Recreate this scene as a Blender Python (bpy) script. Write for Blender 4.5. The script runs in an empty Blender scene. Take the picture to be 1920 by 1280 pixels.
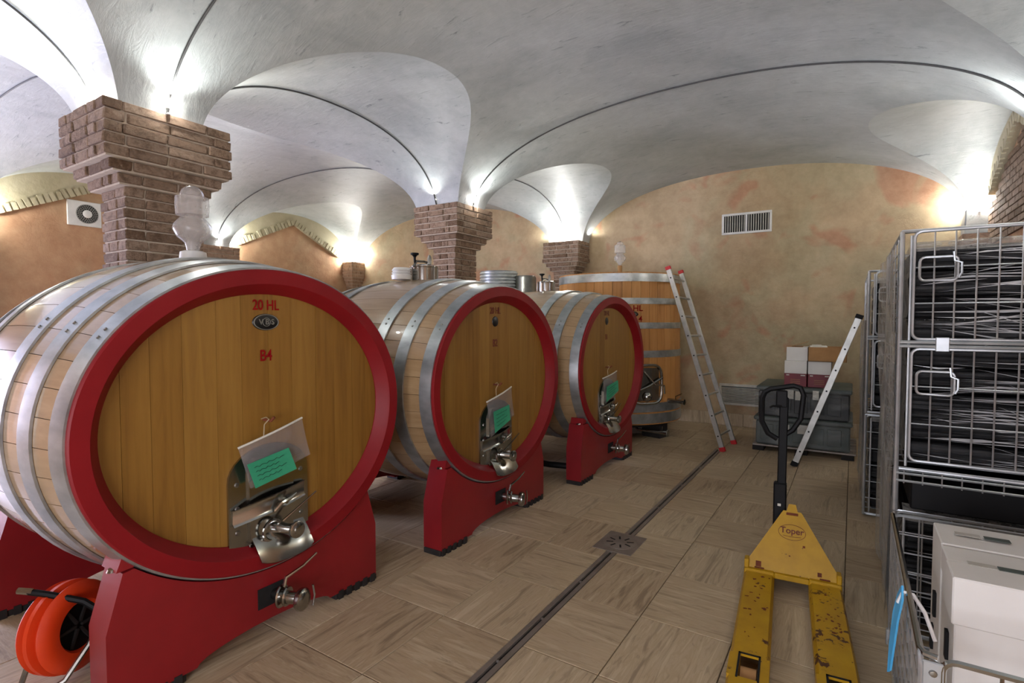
import bpy, bmesh, math, random
from mathutils import Vector, Matrix
random.seed(7)
PI = math.pi
scene = bpy.context.scene
C = scene.collection

# ------------------------------------------------------------------ camera
cam_d = bpy.data.cameras.new('camera'); cam = bpy.data.objects.new('camera', cam_d); C.objects.link(cam)
cam.location = (0, 0, 1.5)
cam.rotation_euler = (PI/2 - 0.0395, 0, math.atan(0.6394))
cam_d.sensor_width = 36; cam_d.lens = 1000/1920*36; cam_d.clip_start = 0.02; cam_d.clip_end = 100
scene.camera = cam
# ------------------------------------------------------------------ world, exposure
world = bpy.data.worlds.new('world'); scene.world = world; world.use_nodes = True
wn = world.node_tree.nodes; wn['Background'].inputs[0].default_value = (0.62, 0.70, 1.0, 1); wn['Background'].inputs[1].default_value = 1.0
scene.view_settings.view_transform = 'Standard'; scene.view_settings.look = 'None'
scene.view_settings.gamma = 1.0; scene.view_settings.use_curve_mapping = False
scene.view_settings.exposure = 1.52
LAMP_W = 6.5            # each small cap-top spot lamp
LAMP_COL = (0.97, 1.0, 0.98)
# daylight through the left wall door; the second lamp is added fill
day = bpy.data.lights.new('daylight_fill', 'AREA'); day.shape = 'RECTANGLE'; day.size = 1.8; day.size_y = 2.1
day.energy = 330; day.color = (0.66, 0.70, 1.0)
dayo = bpy.data.objects.new('daylight_fill', day); C.objects.link(dayo)
dayo.location = (-9.42, -0.2, 1.25); dayo.rotation_euler = Vector((1, 0.1, 0.0)).to_track_quat('-Z', 'Y').to_euler()
fill_light = bpy.data.lights.new('daylight_fill', 'AREA'); fill_light.shape = 'RECTANGLE'; fill_light.size = 2.0; fill_light.size_y = 1.9  # added fill lamp behind the camera, brightens the floor and front faces
fill_light.energy = 58; fill_light.color = (0.92, 0.93, 1.0)
fill_obj = bpy.data.objects.new('daylight_fill', fill_light); C.objects.link(fill_obj)
fill_obj.location = (-0.4, -1.95, 1.15); fill_obj.rotation_euler = Vector((-0.1, 1, 0.0)).to_track_quat('-Z', 'Y').to_euler()

# ------------------------------------------------------------------ materials
def lin(c):
    if isinstance(c, str):
        c = [int(c[i:i+2], 16)/255 for i in (0, 2, 4)]
        c = [x/12.92 if x <= .04045 else ((x+.055)/1.055)**2.4 for x in c]
    return (c[0], c[1], c[2], 1)
class NT:
    def __init__(s, name):
        s.m = bpy.data.materials.new(name); s.m.use_nodes = True
        s.n = s.m.node_tree.nodes; s.l = s.m.node_tree.links
        s.b = s.n['Principled BSDF']; s.out = s.n['Material Output']
    def add(s, t, **k):
        n = s.n.new(t)
        for a, v in k.items(): setattr(n, a, v)
        return n
    def link(s, a, b): s.l.new(a, b)
    def co(s, kind='Object', scale=(1, 1, 1), rot=(0, 0, 0), rnd=0.0):
        tc = s.add('ShaderNodeTexCoord'); mp = s.add('ShaderNodeMapping')
        s.link(tc.outputs[kind], mp.inputs['Vector']); mp.inputs['Scale'].default_value = scale; mp.inputs['Rotation'].default_value = rot
        if rnd:
            oi = s.add('ShaderNodeObjectInfo'); mu = s.add('ShaderNodeMath', operation='MULTIPLY'); s.link(oi.outputs['Random'], mu.inputs[0]); mu.inputs[1].default_value = rnd
            cx = s.add('ShaderNodeCombineXYZ')
            for i in range(3): s.link(mu.outputs[0], cx.inputs[i])
            s.link(cx.outputs[0], mp.inputs['Location'])
        return mp.outputs['Vector']
    def noise(s, vec, scale=5, detail=4, rough=.55, dist=0):
        n = s.add('ShaderNodeTexNoise'); n.inputs['Scale'].default_value = scale; n.inputs['Detail'].default_value = detail
        n.inputs['Roughness'].default_value = rough; n.inputs['Distortion'].default_value = dist
        if vec is not None: s.link(vec, n.inputs['Vector'])
        return n.outputs['Fac']
    def ramp(s, fac, stops):
        r = s.add('ShaderNodeValToRGB'); e = r.color_ramp.elements
        e[0].position, e[0].color = stops[0][0], lin(stops[0][1])
        e[1].position, e[1].color = stops[1][0], lin(stops[1][1])
        for p, c in stops[2:]:
            q = e.new(p); q.color = lin(c)
        s.link(fac, r.inputs['Fac']); return r.outputs['Color']
    def mix(s, fac, a, b, mode='MIX'):
        m = s.add('ShaderNodeMix', data_type='RGBA', blend_type=mode)
        for v, i in ((fac, 0), (a, 6), (b, 7)):
            if hasattr(v, 'links') or hasattr(v, 'is_linked'): s.link(v, m.inputs[i])
            elif i == 0: m.inputs[0].default_value = v
            else: m.inputs[i].default_value = lin(v)
        return m.outputs[2]
    def rnd(s):
        return s.add('ShaderNodeObjectInfo').outputs['Random']
    def bump(s, h, strength=.3, dist=.01):
        b = s.add('ShaderNodeBump'); b.inputs['Strength'].default_value = strength; b.inputs['Distance'].default_value = dist
        s.link(h, b.inputs['Height']); s.link(b.outputs[0], s.b.inputs['Normal'])
    def set(s, col=None, rough=None, metal=None, spec=None, coat=None):
        for v, k in ((col, 'Base Color'), (rough, 'Roughness'), (metal, 'Metallic'), (spec, 'Specular IOR Level'), (coat, 'Coat Weight')):
            if v is None: continue
            if hasattr(v, 'is_linked'): s.link(v, s.b.inputs[k])
            elif k == 'Base Color': s.b.inputs[k].default_value = lin(v)
            else: s.b.inputs[k].default_value = v
        return s
M = {}
def simple(name, c1, c2, scale=6, rough=.5, metal=0, bump=.1, bd=.004, kind='Object', sc=(1, 1, 1), rnd=0, spec=.5, coat=0):
    t = NT(name); v = t.co(kind, sc, rnd=rnd); f = t.noise(v, scale, 5)
    t.set(t.ramp(f, [(.3, c1), (.7, c2)]), rough, metal, spec, coat)
    if bump: t.bump(t.noise(v, scale*3, 4), bump, bd)
    M[name] = t.m; return t
# vault stucco
t = NT('stucco'); v = t.co(); f1 = t.noise(v, 1.3, 8, .62, .4); f2 = t.noise(t.co('Object', (1, 1, 1)), 9, 6, .7, .3)
vs = t.co('Object', (2.2, 9, 2.2), (0, 0, .6)); f3 = t.noise(vs, 2.0, 7, .7, .8)
c = t.ramp(f1, [(.28, '949a9a'), (.5, 'adb2b1'), (.72, 'bfc4c3')])
c = t.mix(.35, c, t.ramp(f2, [(.3, '8e9394'), (.7, 'c6cbca')]))
c = t.mix(t.ramp(f3, [(.60, '000000'), (.70, 'ffffff')]), c, '62666a')
f5 = t.noise(t.co('Object', (2.0, 14, 2.0), (0, 0, 1.1)), 1.3, 6, .7, .9); c = t.mix(t.ramp(f5, [(.66, '000000'), (.72, 'c0c0c0')]), c, 'e6e8e6')
c = t.mix(t.ramp(t.noise(v, 4.5, 8, .75, .6), [(.58, '000000'), (.75, '909090')]), c, '767b7c')
c2 = t.mix(.75, t.ramp(f1, [(.28, '949a9a'), (.5, 'adb2b1'), (.72, 'bfc4c3')]), c)
t.set(c2, .5, 0, .35); t.bump(f3, .25, .02); M['stucco'] = t.m
# plaster walls
def plaster(name, a, b, red, olive, k):
    t = NT(name); v = t.co('Object'); f1 = t.noise(v, .9, 6, .6, .5)
    w2 = t.co('Object', (1, 1, 1), (0, 0, 0)); f2 = t.noise(w2, 1.9, 2.5, .5, .7); f3 = t.noise(v, 7, 8, .7)
    f4 = t.noise(t.co('Object', (1.3, 1.3, 1.3), (.3, .2, .1)), 1.1, 4, .5, .3)
    c = t.ramp(f1, [(.3, a), (.68, b)])
    c = t.mix(t.ramp(f4, [(.45, '000000'), (.62, 'cccccc')]), c, olive)
    c = t.mix(t.ramp(f2, [(k, '000000'), (k+.10, 'bcbcbc')]), c, red)
    c = t.mix(.26, c, t.ramp(f3, [(.3, '87704f'), (.7, 'dcc6a0')]))
    t.set(c, .75, 0, .3); t.bump(t.noise(v, 3.2, 9, .68, .4), .55, .03); M[name] = t.m
plaster('plaster_ochre', 'a58d6e', 'bfa98a', 'b25f47', 'b0aa8c', .545)
plaster('plaster_peach', 'b58465', 'c99f7d', 'a35f45', 'b3987a', .58)
simple('cream', 'b5ab8c', 'c9c0a4', 4, .8, 0, .5, .01)
# bricks
t = NT('brick'); r = t.rnd(); v = t.co('Object', rnd=9); f = t.noise(v, 11, 6, .7)
c = t.ramp(r, [(0, '7f6856'), (.25, '937b67'), (.5, 'a28a76'), (.75, 'b09a87'), (1, '6d5746')])
c = t.mix(t.ramp(f, [(.42, '000000'), (.66, 'ffffff')]), c, t.ramp(r, [(0, 'b39a83'), (1, '8d7159')]))
c = t.mix(t.ramp(t.noise(t.co('Object', (1, 1, .35), rnd=31), 3.2, 6, .75), [(.46, '000000'), (.62, 'd0d0d0')]), c, '54402f')
c = t.mix(t.ramp(t.noise(t.co('Object', (1, 1, .5), rnd=17), 4.5, 6, .75), [(.56, '000000'), (.68, 'c0c0c0')]), c, 'b9a793')
t.set(c, .85, 0, .2); t.bump(t.noise(v, 26, 6, .7), .8, .008); M['brick'] = t.m
simple('brick_far', '8f7561', 'b59a84', 14, .85, 0, .8, .01)
simple('mortar', 'b3a592', 'c9bcaa', 20, .95, 0, .6, .004)
# floor tiles, veins along X or along Y
for nm, sc in (('tile_x', (1.1, 11, 1)), ('tile_y', (11, 1.1, 1))):
    t = NT(nm); v = t.co('Object', sc, rnd=37); f = t.noise(v, 1.5, 6, .6, 1.6); f2 = t.noise(v, 3.4, 5, .65, 1.2); g = t.noise(t.co('Object', rnd=11), 3, 3)
    c = t.ramp(f, [(.33, '5e4c36'), (.40, '9b8667'), (.47, 'bba789'), (.53, 'a8926f'), (.60, 'c6b495'), (.72, 'd8c9ac')])
    c = t.mix(t.ramp(f2, [(.36, 'd0d0d0'), (.43, '000000')]), c, '66533c')
    c = t.mix(.3, c, t.ramp(t.rnd(), [(0, 'a08a6d'), (.5, 'b8a486'), (1, 'c6b496')]))
    c = t.mix(t.ramp(g, [(.5, '000000'), (.8, '707070')]), c, 'a58f7a')
    c = t.mix(.28, c, t.ramp(t.rnd(), [(0, 'a8937a'), (.5, 'b9a68a'), (1, 'c5b499')]))
    t.set(c, .5, 0, .35); t.bump(f2, .2, .004); M[nm] = t.m
simple('grout', '5d5142', '75674f', 30, .95, 0, .4, .002)
# barrel woods
def wood(name, cols, sc, rough, spec=.4, coat=0):
    t = NT(name); v = t.co('Object', sc, rnd=23); f = t.noise(v, 2.0, 6, .6, .5); r = t.rnd()
    c = t.ramp(f, [(.25, cols[0]), (.5, cols[1]), (.75, cols[2])])
    c = t.mix(.42, c, t.ramp(r, [(0, cols[0]), (.5, cols[1]), (1, cols[3])]))
    t.set(c, rough, 0, spec, coat); t.bump(f, .12, .003); M[name] = t.m; return t
wood('head_wood', ('6d4815', '886124', '966f2f', '987334'), (14, 14, .9), .5)
wood('stave_wood', ('866a48', 'a0835f', 'b29672', 'a68962'), (1.3, 16, 16), .30, .5, .8)
wood('tank_wood', ('a06c35', 'b98247', 'c6945a', 'c08c50'), (16, 16, 1.0), .5)
simple('red_paint', '760a12', '840e16', 3, .5, 0, .06, .003, spec=.3)
simple('cradle_red', '760f16', '85131a', 3, .4, 0, .08, .003)
simple('red_letter', '8e0f15', '7a0c11', 12, .8, 0, 0, spec=.1)
simple('dark_letter', '5a1a12', '6a2014', 12, .6, 0, 0)
t = simple('galvanised', '949a9c', 'c3c9cb', 5, .38, .85, .12, .004, rnd=5, sc=(1, 2, 2))
simple('steel', '94938e', 'b0afa9', 5, .17, 1, .05, .003)
simple('steel_soft', '85847f', 'a3a29c', 8, .33, 1, .05, .003)
simple('aluminium', 'a3a29c', 'bdbcb6', 9, .42, .8, .05, .002)
simple('wire', '9fa3a5', 'c3c7c9', 8, .34, .7, .03, .002)
simple('vent_grey', '6f6f6b', '8b8b86', 9, .5, 0, 0)
simple('drain_metal', '857b72', '9a9087', 9, .4, .5, .05, .002)
simple('black_plastic', '060607', '0c0c0e', 9, .6, 0, .05, .002, spec=.25)
simple('dark_void', '060505', '0c0a09', 9, .9, 0, 0)
simple('rubber', '171312', '231d1a', 9, .8, 0, .1, .002)
simple('white_plastic', 'd8d8d6', 'e6e6e3', 9, .45, 0, .02, .001)
simple('grille_white', 'b4b0a6', 'c9c6bc', 9, .5, 0, .05, .001)
simple('cable', '3a3a3a', '4c4c4b', 9, .6, 0, .05, .001)
simple('carton_white', 'd9d6d0', 'e6e4df', 3, .75, 0, .05, .002)
simple('carton_brown', '9c7247', 'b38755', 6, .8, 0, .06, .002)
simple('maroon_print', '6a1420', '7a1a27', 6, .5, 0, 0)
simple('paper_white', 'c9c6b9', 'dedbd0', 6, .8, 0, 0)
simple('green_card', '2a8f68', '369c75', 6, .8, 0, 0)
simple('ink', '16352a', '1c3d31', 6, .8, 0, 0)
simple('orange_plastic', 'c8330f', 'dc4314', 5, .4, 0, .05, .002)
simple('red_plastic', 'b3151b', 'c71d22', 5, .45, 0, .05, .002)
simple('blue_tag', '3f9fd6', '59b3e4', 5, .5, 0, .05, .002)
simple('clear_white', 'e0dfdd', 'efeeec', 5, .4, 0, .05, .002)
simple('rust', '5a2a17', '7a3e22', 12, .9, 0, .4, .002)
simple('string', '9a8a6c', 'b5a687', 20, .9, 0, .3, .002)
simple('badge_black', '0d0d0d', '171717', 12, .35, 0, 0)
simple('badge_grey', '6a685e', '7f7d73', 12, .5, 0, 0)
# yellow enamel with chips
t = NT('yellow_paint'); v = t.co('Object'); f = t.noise(v, 8, 6, .6); g = t.noise(v, 27, 4, .7, .4); h = t.noise(v, 5, 2)
c = t.ramp(f, [(.3, 'a67c06'), (.7, 'ba900d')])
gm = t.add('ShaderNodeMath', operation='MULTIPLY'); t.link(g, gm.inputs[0]); t.link(h, gm.inputs[1])
c = t.mix(t.ramp(gm.outputs[0], [(.352, '000000'), (.366, 'ffffff')]), c, '4a2414')
t.set(c, .42, 0, .5); M['yellow_paint'] = t.m
# stretch film: part clear, part glossy crease
def film(name, lo, hi, tint, sc, bp=.9):
    t = NT(name); v = t.co('Object', sc); f = t.noise(v, 3.0, 6, .62, 1.0)
    tr = t.add('ShaderNodeBsdfTransparent'); tr.inputs[0].default_value = (.93, .93, .93, 1)
    mx = t.add('ShaderNodeMixShader'); fac = t.ramp(f, [(.42, (lo, lo, lo)), (.72, (hi, hi, hi))])
    t.link(fac, mx.inputs[0]); t.link(tr.outputs[0], mx.inputs[1]); t.link(t.b.outputs[0], mx.inputs[2]); t.link(mx.outputs[0], t.out.inputs['Surface'])
    t.set(tint, .22, 0, .6)
    if bp: t.bump(f, bp, .03)
    M[name] = t.m
film('film', .0, .12, 'b9babb', (.35, .35, 16), .3)
film('film_side', .38, .85, 'b4b1aa', (2, 2, 1.3))
film('film_strand', .45, .9, 'd9dadb', (.6, 1, 1), .2)
film('film_clear', .05, .34, 'b9bab8', (2, 2, 3))
film('sleeve', .28, .40, 'b9b4b4', (4, 4, 4), .15)
film('glass_clear', .34, .44, 'd8d2cd', (4, 4, 4), 0)
t = simple('dark_load', '030304', '08080a', 2.0, .6, 0, .2, .01, sc=(.6, .6, 10), spec=.1)
simple('crate_dark', '0e1110', '1d2120', 5, .5, 0, .2, .005)
simple('crate_grey', '3c4540', '56605a', 5, .5, 0, .2, .005)
t = NT('bulb'); t.b.inputs['Emission Color'].default_value = (1, .97, .92, 1); t.b.inputs['Emission Strength'].default_value = 150; t.set('ffffff', .5); M['bulb'] = t.m
film('pane', .05, .08, 'dfe4f0', (1, 1, 1), 0)

# ------------------------------------------------------------------ mesh helpers
class MB:
    def __init__(s): s.v = []; s.f = []
    def add(s, vs, fs, mat=None):
        o = len(s.v)
        s.v += [tuple(mat @ Vector(p)) if mat else tuple(p) for p in vs]
        s.f += [tuple(i+o for i in f) for f in fs]; return s
    def box(s, lo, hi, mat=None):
        (a, b, c), (d, e, f) = lo, hi
        return s.add([(a, b, c), (d, b, c), (d, e, c), (a, e, c), (a, b, f), (d, b, f), (d, e, f), (a, e, f)],
                     [(0, 3, 2, 1), (4, 5, 6, 7), (0, 1, 5, 4), (1, 2, 6, 5), (2, 3, 7, 6), (3, 0, 4, 7)], mat)
    def cbox(s, lo, hi, b=.004, mat=None):          # box with chamfered edges
        bm = bmesh.new(); bmesh.ops.create_cube(bm, size=1)
        for v in bm.verts: v.co = Vector([lo[i] + (v.co[i]+.5)*(hi[i]-lo[i]) for i in range(3)])
        bmesh.ops.bevel(bm, geom=bm.edges[:], offset=b, segments=1, affect='EDGES', profile=.5)
        bm.verts.index_update(); s.add([v.co.copy() for v in bm.verts], [[v.index for v in f.verts] for f in bm.faces], mat); bm.free(); return s
    def prism(s, poly, lo, hi, axis='x', mat=None):  # poly in the two other axes
        n = len(poly); P = []
        for d in (lo, hi):
            for a, b in poly:
                P.append({'x': (d, a, b), 'y': (a, d, b), 'z': (a, b, d)}[axis])
        return s.add(P, [tuple(range(n))[::-1], tuple(range(n, 2*n))] + [(i, (i+1) % n, n+(i+1) % n, n+i) for i in range(n)], mat)
    def tube(s, pts, r, n=8, cap=True, closed=False):
        pts = [Vector(p) for p in pts]; k = len(pts); rr = r if isinstance(r, (list, tuple)) else [r]*k
        o = len(s.v); up = None
        for i, p in enumerate(pts):
            if closed: d = pts[(i+1) % k]-pts[i-1]
            else: d = (pts[min(i+1, k-1)]-pts[max(i-1, 0)])
            d.normalize()
            if up is None: up = d.orthogonal().normalized()
            else: up = (up - d*up.dot(d)).normalized()
            w = d.cross(up)
            for j in range(n):
                a = 2*PI*j/n; s.v.append(tuple(p + (up*math.cos(a)+w*math.sin(a))*rr[i]))
        for i in range(k if closed else k-1):
            for j in range(n):
                a, b = o+i*n, o+((i+1) % k)*n; s.f.append((a+j, a+(j+1) % n, b+(j+1) % n, b+j))
        if cap and not closed:
            s.f.append(tuple(o+j for j in range(n))[::-1]); s.f.append(tuple(o+(k-1)*n+j for j in range(n)))
        return s
    def lathe(s, prof, n=32, mat=None, sx=1, sy=1, closed=False):   # prof: (r,z) about Z
        P = [(r*math.cos(2*PI*j/n)*sx, r*math.sin(2*PI*j/n)*sy, z) for r, z in prof for j in range(n)]
        k = len(prof); F = [(i*n+j, i*n+(j+1) % n, ((i+1) % k)*n+(j+1) % n, ((i+1) % k)*n+j) for i in range(k if closed else k-1) for j in range(n)]
        if not closed:
            if prof[0][0] > 1e-6: F.append(tuple(range(n))[::-1])
            if prof[-1][0] > 1e-6: F.append(tuple((k-1)*n+j for j in range(n)))
        return s.add(P, F, mat)
    def cyl(s, a, b, r, n=16): return s.tube([a, b], r, n)
    def mesh(s, name, mat, ang=35):
        me = bpy.data.meshes.new(name); me.from_pydata(s.v, [], s.f)
        me.materials.append(M[mat])
        bm = bmesh.new(); bm.from_mesh(me); bmesh.ops.remove_doubles(bm, verts=bm.verts, dist=1e-6); bmesh.ops.recalc_face_normals(bm, faces=bm.faces); bm.to_mesh(me); bm.free()
        if ang:
            me.polygons.foreach_set('use_smooth', [True]*len(me.polygons)); me.set_sharp_from_angle(angle=math.radians(ang))
        return me
    def build(s, name, mat, parent=None, ang=35, **k): return obj(name, s.mesh(name, mat, ang), parent, **k)
def obj(name, me, parent=None, loc=None, rot=None, scale=None, label=None, cat=None, group=None, kind=None):
    o = bpy.data.objects.new(name, me); C.objects.link(o)
    if parent: o.parent = parent
    if loc: o.location = loc
    if rot: o.rotation_euler = rot
    if scale: o.scale = scale
    tag(o, label, cat, group, kind); return o
def tag(o, label=None, cat=None, group=None, kind=None):
    for k, v in (('label', label), ('category', cat), ('group', group), ('kind', kind)):
        if v: o[k] = v
    return o
def thing(name, label, cat, loc=(0, 0, 0), rz=0, group=None, kind=None):
    o = bpy.data.objects.new(name, None); C.objects.link(o); o.location = loc; o.rotation_euler = (0, 0, rz); o.empty_display_size = .1
    return tag(o, label, cat, group, kind)
def copy_tree(o, parent=None):
    c = o.copy(); C.objects.link(c); c.parent = parent
    for ch in list(o.children): copy_tree(ch, c)
    return c
def text(name, body, size, mat, parent, loc, rot, ext=.001, label=None):
    cu = bpy.data.curves.new(name, 'FONT'); cu.body = body; cu.size = size; cu.extrude = ext; cu.offset = size*.012; cu.align_x = 'CENTER'; cu.align_y = 'CENTER'
    o = bpy.data.objects.new(name, cu); C.objects.link(o); bpy.context.view_layer.update()
    me = bpy.data.meshes.new_from_object(o.evaluated_get(bpy.context.evaluated_depsgraph_get())); bpy.data.objects.remove(o); bpy.data.curves.remove(cu)
    me.materials.clear(); me.materials.append(M[mat]); me.name = name
    o = bpy.data.objects.new(name, me); C.objects.link(o); o.parent = parent; o.location = loc; o.rotation_euler = rot
    if label: o['label'] = label
    return o
# ------------------------------------------------------------------ room constants
XL, XR, YF, YB = -9.25, 1.25, -1.62, 8.07
ZS, RM, NM = 2.68, 0.92, 2.15            # springing, rise of the long vaults, superellipse power
BAYS = [(-6.63, 2.37), (-1.31, 2.36)]    # long vaults: centre x, half span
CROSS = [(0.08, 1.364), (3.276, 1.364), (6.47, 1.356)]   # cross vaults: centre y, half span
RC, RCL, MC = 0.767, 0.87, 2.17
def sup(q, n): return max(0.0, 1-min(1.0, max(0.0, q))**n)**(1/n)
def rc_at(x): return RCL if x < BAYS[0][0] else RC
def zx(x):
    for c, a in BAYS:
        if abs(x-c) < a: return ZS + RM*sup(abs(x-c)/a, NM)
    return ZS
def zy(y, x=0):
    for c, b in CROSS:
        if abs(y-c) < b: return ZS + rc_at(x)*sup(abs(y-c)/b, MC)
    return ZS
# ------------------------------------------------------------------ floor: base slab, tiles, drain
floor = MB().box((XL-.3, YF-.3, -.12), (XR+.3, YB+.3, -.012)).build('floor', 'grout', ang=0, kind='structure')
xl = [-0.01+.435*k for k in range(-2, 4)]               # joints right of the drain
xl = [x for x in xl if x < XR+.3]
right_cols = [(-1.255, -.88), (-.88, -.445), (-.445, -.01), (-.01, .425), (.425, .86), (.86, 1.25)]
left_cols = [(-1.727, -1.325)]
x = -1.727
while x > XL:
    left_cols.append((max(XL, x-.46), x)); x -= .46
rows = []; y = 2.052-.534*7
while y < YB: rows.append((max(YF, y), min(YB, y+.534))); y += .534
tile_cache = {}; far_tiles = {'tile_x': MB(), 'tile_y': MB()}
for ci, (xa, xb) in enumerate(right_cols+left_cols):
    for ri, (ya, yb) in enumerate(rows):
        if yb-ya < .02 or xb-xa < .02: continue
        par = (ri + (ci if xa > -1.3 else ci+1)) % 2; m = 'tile_x' if par else 'tile_y'
        g = .0022; w, d = xb-xa, yb-ya
        if xa > -4.3:
            key = (round(w, 3), round(d, 3), m)
            if key not in tile_cache:
                tile_cache[key] = MB().cbox((-w/2+g, -d/2+g, -.014), (w/2-g, d/2-g, 0), .002).mesh('tile', m, 0)
            obj('tile', tile_cache[key], floor, (xa+w/2, ya+d/2, random.uniform(-.0006, .0004)))
        else:
            far_tiles[m].box((xa+g, ya+g, -.014), (xb-g, yb-g, 0))
for m, mb in far_tiles.items(): mb.build('tile_field', m, floor, ang=0, kind='stuff')
# slot drain along the aisle
dr = thing('slot_drain', 'long steel slot drain running along the tiled aisle floor', 'floor drain', (-1.29, 3, 0))
dr.location = (0, 0, 0)
for xa, xb in ((-1.325, -1.297), (-1.283, -1.255)):
    for ya, yb in ((YF, 3.215), (3.545, 6.49)): MB().cbox((xa+.001, ya, -.011), (xb-.001, yb, .0015), .001).build('edge_strip', 'drain_metal', dr)
for ya, yb in ((YF, 3.215), (3.545, 6.49)): MB().box((-1.297, ya, -.0115), (-1.283, yb, -.010)).build('slot_channel', 'dark_void', dr, ang=0)
for yy in (1.9, 2.3, 2.75, 4.2, 4.9, 5.6): MB().box((-1.297, yy, -.010), (-1.283, yy+.006, .0005)).build('cross_bar', 'drain_metal', dr, ang=0)
MB().box((-1.325, 6.49, -.014), (-1.255, YB, -.0005)).build('end_fill', 'tile_x', dr, ang=0)
gr = thing('drain_grate', 'square metal floor grate with a ring of slots in the slot drain', 'drain grate', (-1.295, 3.38, 0))
MB().cbox((-.133, -.162, -.011), (.133, .162, .003), .002).build('plate', 'drain_metal', gr)
MB().lathe([(.0, .003), (.112, .003), (.112, .005), (.108, .006), (0, .006)], 36).build('grate_disc', 'drain_metal', gr)
for k in range(8):
    a = PI/8+PI*k/4; mt = Matrix.Rotation(a, 4, 'Z')
    MB().box((.045, -.006, .0055), (.09, .006, .0068), mt).build('slot', 'dark_void', gr, ang=0)
# ------------------------------------------------------------------ walls
wall_back = MB().box((XL-.3, YB, 0), (XR+.3, YB+.25, 3.75)).build('wall_back', 'plaster_ochre', ang=0, kind='structure')
GY0, GY1, GZ = -1.1, .7, 2.3                              # doorway to the outside in the left wall, out of view
wl = MB()
for lo, hi in (((XL-.3, YF-.3, 0), (XL, GY0, 3.75)), ((XL-.3, GY1, 0), (XL, YB, 3.75)), ((XL-.3, GY0, GZ), (XL, GY1, 3.75))): wl.box(lo, hi)
wall_left = wl.build('wall_left', 'plaster_peach', ang=0, kind='structure')
wall_right = MB().box((XR, YF-.3, 0), (XR+.3, YB, 3.75)).build('wall_right', 'plaster_peach', ang=0, kind='structure')
wf = MB(); EX0, EX1, DZ = -1.4, .6, 2.1                 # invented doorway behind the camera, for the fill lamp
for xa, xb in ((XL, EX0), (EX1, XR)): wf.box((xa, YF-.25, 0), (xb, YF, 3.75))
wf.box((EX0, YF-.25, DZ), (EX1, YF, 3.75))
wf.build('wall_front', 'plaster_peach', ang=0, kind='structure')
dd = thing('fill_door', 'added glazed double door behind the camera, for fill light', 'door', (0, 0, 0), kind='structure')  # made-up door, gives the added fill lamp an opening
for xa, xb in ((EX0, -.4), (-.4, EX1)):
    for lo, hi in (((xa, YF-.2, 0), (xa+.09, YF-.15, DZ)), ((xb-.09, YF-.2, 0), (xb, YF-.15, DZ)), ((xa+.09, YF-.2, 0), (xb-.09, YF-.15, .3)), ((xa+.09, YF-.2, DZ-.1), (xb-.09, YF-.15, DZ))):
        MB().cbox(lo, hi, .003).build('door_frame', 'carton_brown', dd)
    MB().box((xa+.09, YF-.178, .3), (xb-.09, YF-.172, DZ-.1)).build('pane', 'pane', dd, ang=0)
dd = thing('door_2', 'glazed double door in the left wall near the entrance', 'door', (0, 0, 0), kind='structure')
for ya, yb in ((GY0, -.2), (-.2, GY1)):
    for lo, hi in (((XL-.12, ya, 0), (XL-.07, ya+.09, GZ)), ((XL-.12, yb-.09, 0), (XL-.07, yb, GZ)), ((XL-.12, ya+.09, 0), (XL-.07, yb-.09, .25)), ((XL-.12, ya+.09, GZ-.1), (XL-.07, yb-.09, GZ))):
        MB().cbox(lo, hi, .003).build('door_frame', 'carton_brown', dd)
    MB().box((XL-.098, ya+.09, .25), (XL-.092, yb-.09, GZ-.1)).build('pane', 'pane', dd, ang=0)
# stone baseboard of upright tiles along the back wall
bb = MB().box((XL, YB-.006, 0), (XR, YB, .17)).build('baseboard_back', 'grout', ang=0, kind='structure')
bt = {}
xx = XL+.02; i = 0
while xx < XR-.05:
    w = .53; xe = min(xx+w, XR)
    key = (round(xe-xx, 3), i % 2)
    if key not in bt: bt[key] = MB().cbox((-(xe-xx)/2+.002, -.016, .001), ((xe-xx)/2-.002, 0, .178), .002).mesh('baseboard_tile', 'tile_y' , 0)
    obj('baseboard_tile', bt[key], bb, ((xx+xe)/2, YB-.004, 0)); xx = xe; i += 1
# cream tympana over the gable line on both side walls, edged with upright bricks
def gable(wall, xw, sgn, yc, half, z0, zap, name_mat):
    mb = MB(); pts = [(yc-half, z0), (yc+.05, zap), (yc+half, z0), (yc+half+.25, z0-.02), (yc+half+.1, 3.72), (yc-half-.1, 3.72), (yc-half-.25, z0-.02)]
    mb.prism(pts, xw, xw+sgn*.045, 'x'); mb.build('tympanum', 'cream', wall, ang=0)
    sb = MB()
    for (ya, za), (yb, zb) in (((yc-half, z0), (yc+.05, zap)), ((yc+.05, zap), (yc+half, z0))):
        L = math.hypot(yb-ya, zb-za); n = int(L/.072); ang = math.atan2(zb-za, yb-ya)
        for k in range(n):
            q = (k+.5)/n; yy, zz = ya+(yb-ya)*q, za+(zb-za)*q
            mt = Matrix.Translation((xw+sgn*random.uniform(.05, .062), yy, zz)) @ Matrix.Rotation(ang+random.uniform(-.12, .12), 4, 'X')
            sb.box((-.02, -.027, -.005), (.02, .027, random.uniform(.08, .125)), mt)
    sb.build('soldier_bricks', 'cream', wall, ang=0, kind='stuff')
for yc, b in CROSS:
    gable(wall_left, XL, 1, yc, b-.27, 2.83, 3.36, 'cream')
    gable(wall_right, XR, -1, yc, b-.27, 2.83, 3.30, 'cream')
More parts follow.
